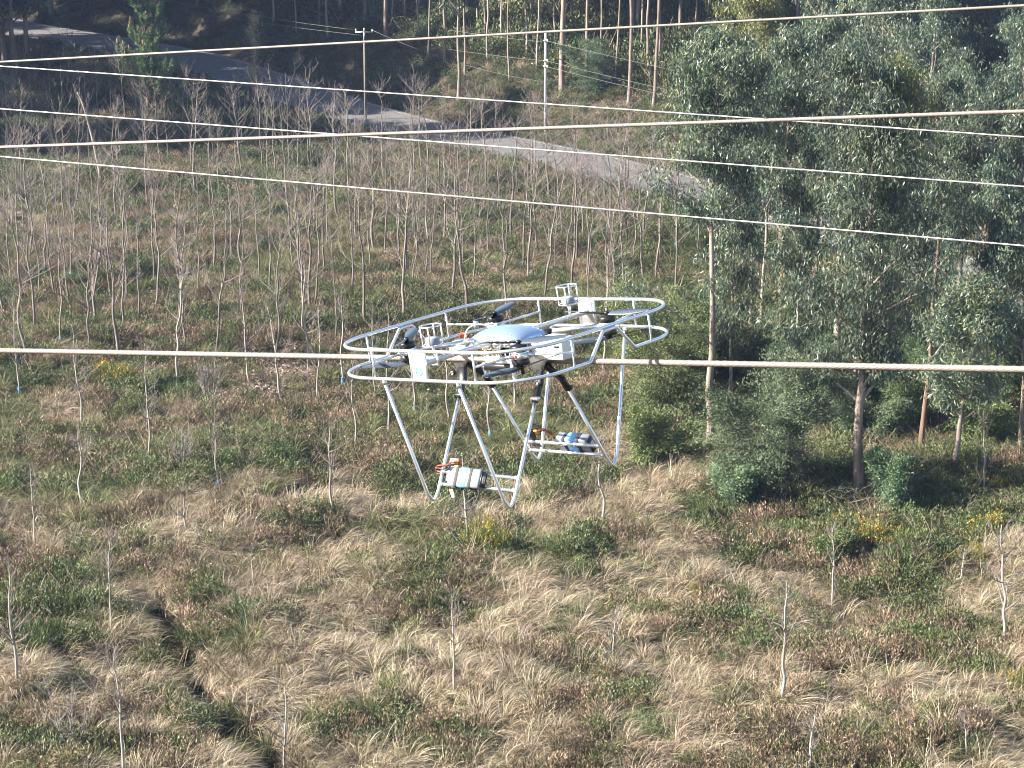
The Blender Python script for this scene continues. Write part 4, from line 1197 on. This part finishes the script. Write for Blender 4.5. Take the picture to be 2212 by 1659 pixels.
strand_cable('ground_wire', 338, 531, 20, 20.0, .0088, M_GWIRE, 'lowest thin white wire falling across the clearing above the drone', 5)

# ------------------------------------------------------------------ the drone
M_ALU = mat('brushed_aluminium_tube', (.82, .84, .87), .33, .86)
M_ALU2 = mat('satin_aluminium', (.66, .68, .70), .42, .85)
M_MACH = mat('machined_aluminium', (.82, .83, .84), .28, .9)
M_WHITE = mat('white_plate', (.8, .82, .84), .4)
M_BLACK = mat('black_anodised', (.012, .012, .014), .35)
M_CARBON = mat('carbon_fibre', (.035, .04, .05), .4)
M_BLADE = mat('carbon_propeller', (.06, .075, .10), .3)
M_DOME = mat('silver_blue_shell', (.50, .64, .80), .14, .75)
M_CYAN = mat('cyan_print', (.03, .55, .72), .5)
M_GOLD = mat('brass_fitting', (.75, .5, .2), .3, .9)
M_REDW = mat('red_cable', (.28, .03, .02), .45)
M_BLKW = mat('black_cable', (.015, .015, .015), .5)
M_GREYW = mat('grey_cable', (.45, .45, .45), .5)
M_ORANGE = mat('orange_connector', (.6, .26, .03), .4)
M_PUCK = mat('grey_antenna_puck', (.22, .25, .3), .45)
M_BAT = mat('silver_battery_wrap', (.2, .22, .25), .36, .15)
M_BLUE = mat('blue_battery_label', (.16, .42, .78), .35)
M_BLUEL = mat('pale_blue_battery_label', (.11, .29, .5), .35)
M_STRAP = mat('grey_strap', (.045, .045, .043), .8)
M_STRAPB = mat('navy_strap', (.02, .03, .07), .8)
M_LED = mat('red_lamp', (.45, .03, .025), .3)
M_LEDW = mat('lamp_lens', (.85, .7, .68), .2)
M_BOX = mat('light_grey_housing', (.62, .64, .64), .45)
M_PAPER = mat('white_sticker', (.8, .8, .8), .6)
M_TEXT = mat('dark_grey_lettering', (.22, .26, .32), .5)

drone = bpy.data.objects.new('inspection_drone', None); COL.objects.link(drone)
tag(drone, 'silver inspection drone in a rounded tubular cage sitting on the thickest cable', 'drone')
DR = Matrix(((.7464, .6534, -.1260, -.0391), (-.6528, .7557, .0524, 10.0677), (.1294, .0431, .9907, CAM_H - 2.1965), (0, 0, 0, 1)))
drone.matrix_world = DR
def part(name, mb, m, parent=None, smooth=True):
    o = mb.build(name, m, parent or drone, smooth)
    return o
A_, B_, RR, GAP = .6777, .652, .305, .145
def rounded(A, B, r, z, gapz=None):
    P = []
    for sx, sy, a0 in ((1, 1, 0), (-1, 1, 90), (-1, -1, 180), (1, -1, 270)):
        for k in range(13):
            a = R(a0 + 90 * k / 12); P.append((sx * (A - r) + r * math.cos(a), sy * (B - r) + r * math.sin(a), z))
        if gapz is not None and (sx, sy) == (-1, 1):
            P += [(-A, y, zz) for y, zz in GAPL]
    if gapz is not None:
        P = [(A, y, zz) for y, zz in GAPR] + P
    return P
def gap_pts(a, b, c, d, z0, z1):
    pl = [(0, a - .05, z0), (0, a, z0), (0, b, z1), (0, c, z1), (0, d, z0), (0, d + .05, z0)]
    return [(p[1], p[2]) for p in fillet(pl, .03, 4)]
GAPR = gap_pts(-.165, -.045, .06, .185, -GAP, -.0175)
GAPL = gap_pts(-.195, -.075, .015, .125, -GAP, -.0175)[::-1]
mb = MB(); tube(mb, rounded(A_, B_, RR, 0), .0088, 10, closed=True); part('upper_ring', mb, M_ALU)
mb = MB(); tube(mb, rounded(A_, B_, RR, -GAP, 1), .0088, 10, closed=True); part('lower_ring', mb, M_ALU)
POSTS = [(-.307, -B_), (.371, -B_), (-.33, B_), (.325, B_), (-A_, -.32), (-A_, .285), (A_, .32), (A_, -.285)]
for x, y in POSTS:
    mb = MB(); tube(mb, [(x, y, -.004), (x, y, -GAP + .004)], .0055, 8); part('ring_post', mb, M_ALU)
mb = MB(); tube(mb, [(.139, -B_, -.004), (.139, -B_, -.07)], .005, 8); tube(mb, [(.139, -B_, -.06), (.05, -B_ + .03, -.075)], .004, 6); part('short_post', mb, M_ALU)
# end plates and the square beam between them
for s in (-1, 1):
    mb = MB(); box(mb, (.005, s * B_, -GAP / 2), (.042, .0025, GAP / 2 - .008), bev=.001)
    pl = part('end_plate', mb, M_WHITE if s < 0 else M_ALU2, smooth=False)
    for dx in (-.044, .054):
        mb = MB(); box(mb, (dx, s * B_, -GAP / 2), (.0065, .006, GAP / 2 - .005), bev=.002); part('plate_rail', mb, M_ALU, pl, False)
    if s < 0:
        # open square emblem with a gap
        mb = MB()
        for (cx_, cz_, hx_, hz_) in ((-.0115, -.086, .0075, .0042), (.0120, -.086, .0065, .0042), (-.0185, -.1015, .0042, .0105), (.0195, -.1035, .0042, .0125), (-.0125, -.117, .0065, .0042), (.0080, -.117, .0068, .0042)):
            box(mb, (cx_ + .004, -B_ - .0032, cz_), (hx_, .0004, hz_))
        part('emblem', mb, M_CYAN, pl, False)
mb = MB(); box(mb, (.005, 0, -.068), (.011, B_ - .004, .012), bev=.002); part('cross_beam', mb, M_ALU2, smooth=False)
mb = MB()
for y in (-.42, .47): box(mb, (.005, y, -.068), (.0125, .008, .0135), bev=.002)
part('beam_clamp', mb, M_MACH, smooth=False)

# motors, propellers and mounts
MOT = [((-.33, -.38), 123, 40), ((-.31, .275), 107, 150), ((.42, .31), 8, 63), ((.43, -.385), 25, 264)]
STR = [[(-A_, -.32), (-.307, -B_)], [(-A_, .285), (-.33, B_)], [(A_, .32), (.325, B_)], [(A_, -.285), (.371, -B_)]]
def propeller(c, ang, z, flip=1):
    hub = MB()
    lathe(hub, [(0, -.006), (.013, -.006), (.014, .004), (.008, .009), (0, .009)], (c[0], c[1], z), 'z', 14)
    h = part('propeller', hub, M_BLACK)
    for s in (0, 180):
        a = R(ang + s); mb = MB(); V = []; n = 14
        for k in range(n + 1):
            f = k / n; r = .012 + f * .238
            w = .011 + .02 * math.sin(min(f * 1.35, 1) * math.pi * .62) * (1 - .45 * f) ; w *= (1 if f < .93 else .55)
            tw = R(26 * (1 - f) + 7) * flip
            sag = -.014 * f * f * 0 + .012 * f
            for e in (-1, -.2, 1):
                x = r; y = e * w * (1 if e < 0 else 1); zz = y * math.sin(tw) + sag + (.0022 if e == -.2 else 0)
                for th_ in (0, -.0018):
                    V.append((x, y * math.cos(tw), zz + th_))
        V = np.array(V) @ rot_z(a).T + np.array([c[0], c[1], z])
        Q = []
        for k in range(n):
            b0, b1 = k * 6, k * 6 + 6
            for u, v in ((0, 2), (2, 4)): Q.append((b0 + u, b1 + u, b1 + v, b0 + v)); Q.append((b0 + u + 1, b0 + v + 1, b1 + v + 1, b1 + u + 1))
            Q.append((b0, b0 + 1, b1 + 1, b1)); Q.append((b0 + 4, b1 + 4, b1 + 5, b0 + 5))
        Q.append((n * 6, n * 6 + 2, n * 6 + 3, n * 6 + 1)); Q.append((n * 6 + 2, n * 6 + 4, n * 6 + 5, n * 6 + 3))
        mb.add(V, Q); part('blade', mb, M_BLADE, h)
for k, ((c, au, al), st) in enumerate(zip(MOT, STR)):
    mb = MB()
    lathe(mb, [(0, -.083), (.040, -.083), (.043, -.080), (.043, -.064), (.040, -.061), (.040, -.057), (.042, -.055), (.042, -.048), (.04, -.047), (0, -.047)], (*c, 0), 'z', 24)
    box(mb, (c[0], c[1], -.066), (.047, .014, .011), rot_z(math.atan2(-c[1], -c[0])), .003)
    mt = part('motor_mount', mb, M_MACH)
    for s, z in ((1, 0), (-1, 0)):
        mb = MB()
        pf = [(0, -.047), (.04, -.047), (.0435, -.044), (.0435, -.022), (.04, -.017), (.018, -.015), (.012, -.009), (0, -.009)]
        if s < 0: pf = [(r_, -.13 - z_) for r_, z_ in pf][::-1]
        lathe(mb, pf, (*c, 0), 'z', 28); part('motor', mb, M_BLACK)
    propeller(c, au, -.002); propeller(c, al, -.128, -1)
    for q in st:
        q = np.array(q); e = np.array(c); d = unit(q - e)
        mb = MB(); tube(mb, [(*(e + d * .036), -.066), (*q, -.07)], .0062, 8); tube(mb, [(*(e + d * .03), -.066), (*(e + d * .075), -.0665)], .0095, 8)
        if k == 1 and q[0] < -.5: lathe(mb, [(0, -.02), (.014, -.02), (.017, 0), (.014, .018), (0, .018)], (*(e + d * .15), -.068), 'z', 12)
        part('strut', mb, M_ALU)
    a0 = np.array([c[0] * .34 + .01, c[1] * .34]); d = unit(np.array(c) - a0)
    mb = MB(); tube(mb, [(*(a0 + d * .03), -.062), (*(np.array(c) - d * .03), -.064)], .0125, 12); am = part('arm', mb, M_ALU)
    mb = MB(); box(mb, (*(a0 + d * .025), -.062), (.026, .014, .014), rot_z(math.atan2(d[1], d[0])), .004); part('arm_hinge', mb, M_BLACK if k == 2 else M_MACH, am)
    if k == 3:
        mb = MB(); box(mb, (c[0] - .004, c[1] - .043, -.067), (.018, .004, .0065), rot_z(.1), .002); ld = part('lamp', mb, M_LED, mt)
        for dx in (-.010, 0, .010):
            mb = MB(); lathe(mb, [(0, 0), (.0026, 0), (.002, .0012), (0, .0014)], (c[0] - .004 + dx, c[1] - .047, -.067), 'y', 8, rot=None); part('lens', mb, M_LEDW, ld)

# body: shell, lettering, chassis
DC, DA, DB, DH, DZ = (.012, 0.0), .175, .125, .064, -.07
def dome_z(x, y):
    u = np.abs((x - DC[0]) / DA); v = np.abs((y - DC[1]) / DB)
    return DZ + DH * np.maximum(1 - u ** 2.6, 0) ** .55 * np.maximum(1 - v ** 2.4, 0) ** .6
U = np.sin(np.linspace(-1, 1, 33) * np.pi / 2); W_ = np.sin(np.linspace(-1, 1, 25) * np.pi / 2)
gx, gy = np.meshgrid(DC[0] + U * DA, DC[1] + W_ * DB)
q = [(j * 33 + i, j * 33 + i + 1, (j + 1) * 33 + i + 1, (j + 1) * 33 + i) for j in range(24) for i in range(32)]
mb = MB(); mb.add(np.stack([gx, gy, dome_z(gx, gy)], -1).reshape(-1, 3), q)
box(mb, (DC[0], 0, DZ - .006), (DA * .93, DB * .9, .006), bev=.003)
shell = part('shell', mb, M_DOME)
for sx, sy in ((-.62, -.86), (.55, -.86), (.2, -.95), (.8, -.6), (-.8, .5), (.6, .86)):
    mb = MB(); lathe(mb, [(0, -.014), (.026, -.014), (.03, 0), (.022, .012), (.008, .017), (0, .017)], (DC[0] + sx * DA, sy * DB, DZ - .004), 'z', 14); part('shell_foot', mb, M_MACH, shell)
cu = bpy.data.curves.new('lettering', 'FONT'); cu.body = 'DRONEVOLT'; cu.size = .032; cu.space_character = 1.18; cu.align_x = 'CENTER'
tmp = bpy.data.objects.new('lettering', cu); COL.objects.link(tmp)
dg = bpy.context.evaluated_depsgraph_get(); dg.update()
tm = bpy.data.meshes.new_from_object(tmp.evaluated_get(dg))
bpy.data.objects.remove(tmp)
for v in tm.vertices:
    x = DC[0] + .01 + v.co.x; y = -.098 + v.co.y * .55
    v.co = (x, y - .0012, float(dome_z(np.array(x), np.array(y))) + .0012)
tm.materials.clear(); tm.materials.append(M_TEXT)
child('lettering', tm, shell)
mb = MB(); box(mb, (.01, 0, -.092), (.165, .115, .005), bev=.002); box(mb, (.01, 0, -.128), (.16, .03, .004), bev=.001)
chassis = part('chassis', mb, M_ALU2, smooth=False)
mb = MB(); box(mb, (-.02, -.118, -.088), (.026, .02, .018), bev=.006); box(mb, (.05, -.125, -.092), (.02, .015, .012), bev=.004); part('valve_block', mb, M_MACH, chassis)
for k, (x, y) in enumerate([(-.05, -.105), (-.03, -.1), (.0, -.11), (.03, -.1), (.055, -.11), (-.09, -.1)]):
    mb = MB(); lathe(mb, [(0, -.145), (.008, -.145), (.008, -.135), (.005, -.13), (.005, -.11), (.009, -.106), (.009, -.097), (0, -.097)], (x, y, 0), 'z', 8); part('standoff', mb, M_GOLD if k % 3 != 1 else M_BLACK, chassis)
mb = MB(); box(mb, (.035, -.09, -.118), (.09, .008, .022), bev=.002); part('circuit_board', mb, M_BLACK, chassis, False)
mb = MB()
for k in range(7): tube(mb, bez([(-.06 + k * .03, -.10, -.112), (-.055 + k * .03, -.125, -.13), (-.05 + k * .03, -.11, -.155)], 5), .0035, 5)
part('cable_loom', mb, M_GREYW, chassis)
mb = MB(); box(mb, (.045, -.105, -.160), (.09, .03, .016), bev=.006); tray = part('front_housing', mb, M_WHITE, chassis, False)
mb = MB(); box(mb, (.045, -.136, -.158), (.075, .0012, .0018)); part('trim_strip', mb, M_ORANGE, tray, False)
mb = MB(); box(mb, (.045, -.1, -.195), (.105, .038, .018), bev=.007)
part('bottom_tray', mb, M_BLACK, chassis, False)
for x, y in ((-.06, -.12), (.14, -.13), (.1, -.02)):
    mb = MB(); box(mb, (x, y, -.215), (.008, .008, .04), rot_x(.12), .002); part('landing_peg', mb, M_WHITE if x != .1 else M_BLACK, chassis, False)
# rollers that ride the cable, with their machined cheeks
for x in (-.31, .225):
    mb = MB()
    lathe(mb, [(0, -.022), (.05, -.022), (.052, -.016), (.030, -.003), (.030, .003), (.052, .016), (.05, .022), (0, .022)], (x, .0, -.142), 'y', 28)
    ro = part('roller', mb, M_WHITE)
    mb = MB()
    for s in (-1, 1):
        Pc = [(-.06, -.105), (.06, -.105), (.066, -.16), (.024, -.236), (-.024, -.236), (-.066, -.16)]
        V = [(x + px, s * .036, pz) for px, pz in Pc] + [(x + px * .96, s * .043, pz * 1.0 - .001) for px, pz in Pc]
        Q = [(i, (i + 1) % 6, 6 + (i + 1) % 6, 6 + i) for i in range(6)]
        f4 = [(6, 7, 8, 11), (8, 9, 10, 11), (0, 5, 2, 1), (2, 5, 4, 3)]
        mb.add(V, Q + f4)
        lathe(mb, [(0, s * .030), (.02, s * .030), (.018, s * .05), (.008, s * .056), (0, s * .056)], (x, 0, -.142), 'y', 14)
    part('roller_cheek', mb, M_MACH, ro, False)
    mb = MB(); box(mb, (x, 0, -.094), (.03, .05, .008), bev=.003); box(mb, (x + (.04 if x < 0 else -.03), 0, -.1), (.06, .02, .006), bev=.002); part('roller_bracket', mb, M_ALU2, ro, False)
# housing at the right of the body
mb = MB(); box(mb, (.345, -.012, -.112), (.075, .05, .055), bev=.006); hb = part('side_housing', mb, M_BOX, smooth=False)
mb = MB(); box(mb, (.385, -.0635, -.098), (.014, .003, .005), bev=.001); part('socket', mb, M_BLACK, hb, False)
mb = MB(); box(mb, (.345, -.012, -.053), (.05, .03, .005), bev=.004); part('housing_lid', mb, M_WHITE, hb, False)
# hoses
mb = MB(); tube(mb, bez([(-.345, .03, -.11), (-.335, .02, -.07), (-.3, .01, -.055), (-.262, .0, -.075), (-.25, -.01, -.1)], 6), .008, 8); part('red_hose', mb, M_REDW)
mb = MB(); tube(mb, bez([(-.27, -.02, -.08), (-.262, .0, -.035), (-.235, .03, -.015), (-.19, .06, -.02), (-.165, .08, -.05)], 6), .0045, 8); part('grey_hose', mb, M_GREYW)
mb = MB(); tube(mb, [(-.36, .0, -.09), (-.2, .02, -.085)], .009, 8); part('hose_guide', mb, M_CARBON)
# satellite antennas in their little cages
for s in (-1, 1):
    c = np.array([0.0 if s > 0 else -.015, .515 * s, .0])
    mb = MB(); tube(mb, [c + [0, 0, -.06], c + [0, 0, .002]], .007, 8); ga = part('antenna_post', mb, M_ALU)
    mb = MB(); a = np.arange(25)[:-1] * 2 * np.pi / 24
    for z, r_ in ((.002, .052), (.098, .054)):
        tube(mb, np.stack([c[0] + r_ * np.cos(a), c[1] + r_ * np.sin(a), np.full(24, c[2] + z)], 1), .004 if z > .05 else .003, 6, closed=True)
    for k in range(4):
        t = k * math.pi / 2 + .5; tube(mb, [c + [.052 * math.cos(t), .052 * math.sin(t), .002], c + [.054 * math.cos(t), .054 * math.sin(t), .098]], .0035, 6)
    box(mb, c + [0, 0, .003], (.05, .006, .002)); box(mb, c + [0, 0, .003], (.006, .05, .0017))
    part('antenna_cage', mb, M_ALU, ga)
    mb = MB(); lathe(mb, [(0, .005), (.035, .005), (.037, .01), (.036, .036), (.032, .041), (0, .042)], c, 'z', 24); part('antenna', mb, M_PUCK, ga)
# hanging camera
mb = MB(); tube(mb, bez([(-.2, -.25, -.11), (-.195, -.25, -.15), (-.16, -.25, -.188)], 5), .0025, 6); box(mb, (-.2, -.25, -.112), (.006, .006, .014)); cs = part('camera_stalk', mb, M_BLKW)
mb = MB(); lathe(mb, [(0, -.014), (.008, -.0115), (.0125, -.006), (.014, 0), (.0125, .006), (.008, .0115), (0, .014)], (-.155, -.252, -.2), 'z', 14); part('camera_ball', mb, M_BLACK, cs)
mb = MB()
for dx, dz in ((-.005, .005), (.005, -.004), (-.003, -.007)): lathe(mb, [(0, 0), (.0035, 0), (.003, .0015), (0, .002)], (-.155 + dx, -.2655, -.2 + dz), 'y', 8)
part('camera_lens', mb, M_PAPER, cs)

# legs: four bent tubes, each with a black knee bracket
for sx in (-1, 1):
    for sy in (-1, 1):
        x = .26 * sx
        P = fillet([(.25 * sx, sy * B_, -.15), (x, sy * .449, -.79), (x, sy * .411, -.842), (x, sy * .368, -.79), (x, sy * .115, -.335)], [0, .05, .05, .05, 0], 7)
        mb = MB(); tube(mb, P, .0088, 10); lg = part('leg', mb, M_ALU)
        mb = MB()
        xr = -.31 if sx < 0 else .225
        p0 = np.array([xr, sy * .02, -.215]); p1 = np.array([x, sy * .088, -.29]); p2 = np.array([x, sy * .128, -.36])
        for a, b, w in ((p0, p1, .022), (p1, p2, .017)):
            d = unit(b - a); n = unit(np.cross(d, [1, 0, 0])); s_ = np.cross(n, d); Lh = np.linalg.norm(b - a) / 2
            box(mb, (a + b) / 2, (w, .013, Lh + .008), np.stack([s_, n, d], 1), .005)
        kb = part('knee_bracket', mb, M_BLACK, lg, False)
        mb = MB(); lathe(mb, [(0, -.024), (.011, -.024), (.013, -.02), (.013, .02), (.011, .024), (0, .024)], p2 + [0, 0, .01], 'x', 12); part('clamp', mb, M_MACH if sy < 0 and sx > 0 else M_BLACK, kb)
        mb = MB(); lathe(mb, [(0, -.012), (.0115, -.012), (.0115, .012), (0, .012)], P[1] * .02 + P[0] * .98, 'z', 10); part('end_cap', mb, M_MACH, lg)

# battery carriers
TL = math.atan2(.257, .465)
for sy in (-1, 1):
    Rm = rot_x(TL * (-sy) * -1 if sy > 0 else -TL)
    dn = np.array([0, sy * math.sin(TL), -math.cos(TL)]); out = np.array([0, sy * math.cos(TL), math.sin(TL)])
    if sy < 0: dn = np.array([0, -math.sin(TL), -math.cos(TL)]); out = np.array([0, -math.cos(TL), math.sin(TL)])
    base = np.array([0, sy * .115, -.335])
    r1 = base + dn * .425; r2 = base + dn * .49
    for rr_ in (r1, r2):
        mb = MB(); tube(mb, [rr_ + [-.262, 0, 0], rr_ + [.262, 0, 0]], .0088, 10)
        for ex in (-.245, .245): tube(mb, [rr_ + [ex - .01, 0, 0], rr_ + [ex + .01, 0, 0]], .0108, 10)
        part('battery_rail', mb, M_ALU)
    cx_ = -.045 if sy < 0 else .055
    mid = (r1 + r2) / 2 + np.array([cx_, 0, 0]) + out * .041
    M3 = np.stack([np.array([1.0, 0, 0]), out, -dn], 1)
    if np.linalg.det(M3) < 0: M3[:, 1] *= 1
    hx, hy, hz = .108, .029, .05
    def bp(x, y, z): return mid + M3 @ np.array([x, y, z])
    mb = MB(); box(mb, mid, (hx, hy, hz), M3, .006); bt = part('battery', mb, M_BAT, smooth=False)
    mb = MB(); box(mb, bp(-.005, 0, 0), (.033, hy + .0012, hz + .0012), M3, .006); part('label', mb, M_BLUEL if sy < 0 else M_BLUE, bt, False)
    for sx_ in (-.05, .045):
        mb = MB(); box(mb, bp(sx_, 0, 0), (.0145, hy + .0035, hz + .0035), M3, .007); st_ = part('strap', mb, M_STRAP if sy < 0 else M_STRAPB, bt, False)
        mb = MB(); box(mb, bp(sx_ + .012, -hy * .2, -hz - .006), (.016, .01, .005), M3, .002)
        for rr_ in (r1, r2): tube(mb, [rr_ + [cx_ + sx_ - .014, 0, 0], rr_ + [cx_ + sx_ + .004, 0, 0]], .0115, 10)
        part('buckle', mb, M_BLACK if sy < 0 else M_MACH, st_, False)
    mb = MB(); box(mb, bp(hx + .002, .0, 0), (.004, hy * .72, hz * .8), M3, .003); cp = part('end_cap', mb, M_BLACK, bt, False)
    mb = MB(); box(mb, bp(hx + .0066, .002, .0), (.0006, .010, .018), M3); stk = part('sticker', mb, M_PAPER, cp, False)
    mb = MB()
    for k, w in enumerate((.8, 1.6, .7, 1.1, .6, 1.5)): box(mb, bp(hx + .0075, .002, -.013 + k * .005), (.0003, .006, .0009 * w), M3)
    part('barcode', mb, M_BLKW, stk, False)
    # connector plate, plugs and leads at the left end
    mb = MB(); box(mb, r1 + np.array([-.185 if sy < 0 else -.2, 0, 0]) + out * .012 + dn * -.012, (.03, .004, .06), M3, .003); cpl = part('connector_plate', mb, M_PUCK if sy < 0 else M_BLACK, smooth=False)
    for k, (dx, dz) in enumerate(((.02, .05), (.028, .025)) if sy < 0 else ((.0, .045),)):
        mb = MB(); box(mb, r1 + np.array([-.17 + dx if sy < 0 else -.175, 0, 0]) + out * .028 - dn * dz, (.016, .01, .011), M3, .004); part('plug', mb, M_ORANGE, cpl, False)
    for m_, off in ((M_REDW, 0), (M_BLKW, .012)):
        c0 = r1 + np.array([-.155, 0, 0]) + out * .034 - dn * (.05 - off)
        mb = MB()
        if sy < 0: tube(mb, bez([c0 + [.03, 0, 0], c0 + out * .014 + [-.01, 0, -.005], c0 + [-.06, 0, -.02 - off], c0 + [-.13, 0, -.03], c0 + [-.135, -.005, -.055], c0 + [-.08, 0, -.06]], 6), .0048, 6)
        else: tube(mb, bez([c0, c0 + out * .01 + [.03, 0, .004], c0 + [.07, 0, -.012 + off], c0 + [.105, 0, -.03]], 6), .0048, 6)
        part('lead', mb, m_, cpl)
    if sy < 0:
        mb = MB(); box(mb, r2 + np.array([-.155, 0, -.05]) + out * .03, (.011, .004, .022), rot_y(-.25), .004); part('loose_tag', mb, M_PAPER, bt, False)

# ------------------------------------------------------------------ the air: far things fade to blue
HAZE = 0.0002
m = bpy.data.materials.new('haze'); m.use_nodes = True
nt = m.node_tree
for nd in list(nt.nodes):
    if nd.type == 'BSDF_PRINCIPLED': nt.nodes.remove(nd)
pv = nt.nodes.new('ShaderNodeVolumePrincipled')
pv.inputs['Color'].default_value = (.42, .58, 1.0, 1); pv.inputs['Density'].default_value = HAZE; pv.inputs['Anisotropy'].default_value = 0.1
nt.links.new(pv.outputs[0], nt.nodes['Material Output'].inputs['Volume'])
m.cycles.homogeneous_volume = True
mb = MB(); box(mb, (0, 150, 41), (172, 200, 47))
hz = mb.build('haze', m, None, False)
tag(hz, 'thin blue haze over the whole clearing', 'haze', kind='stuff')
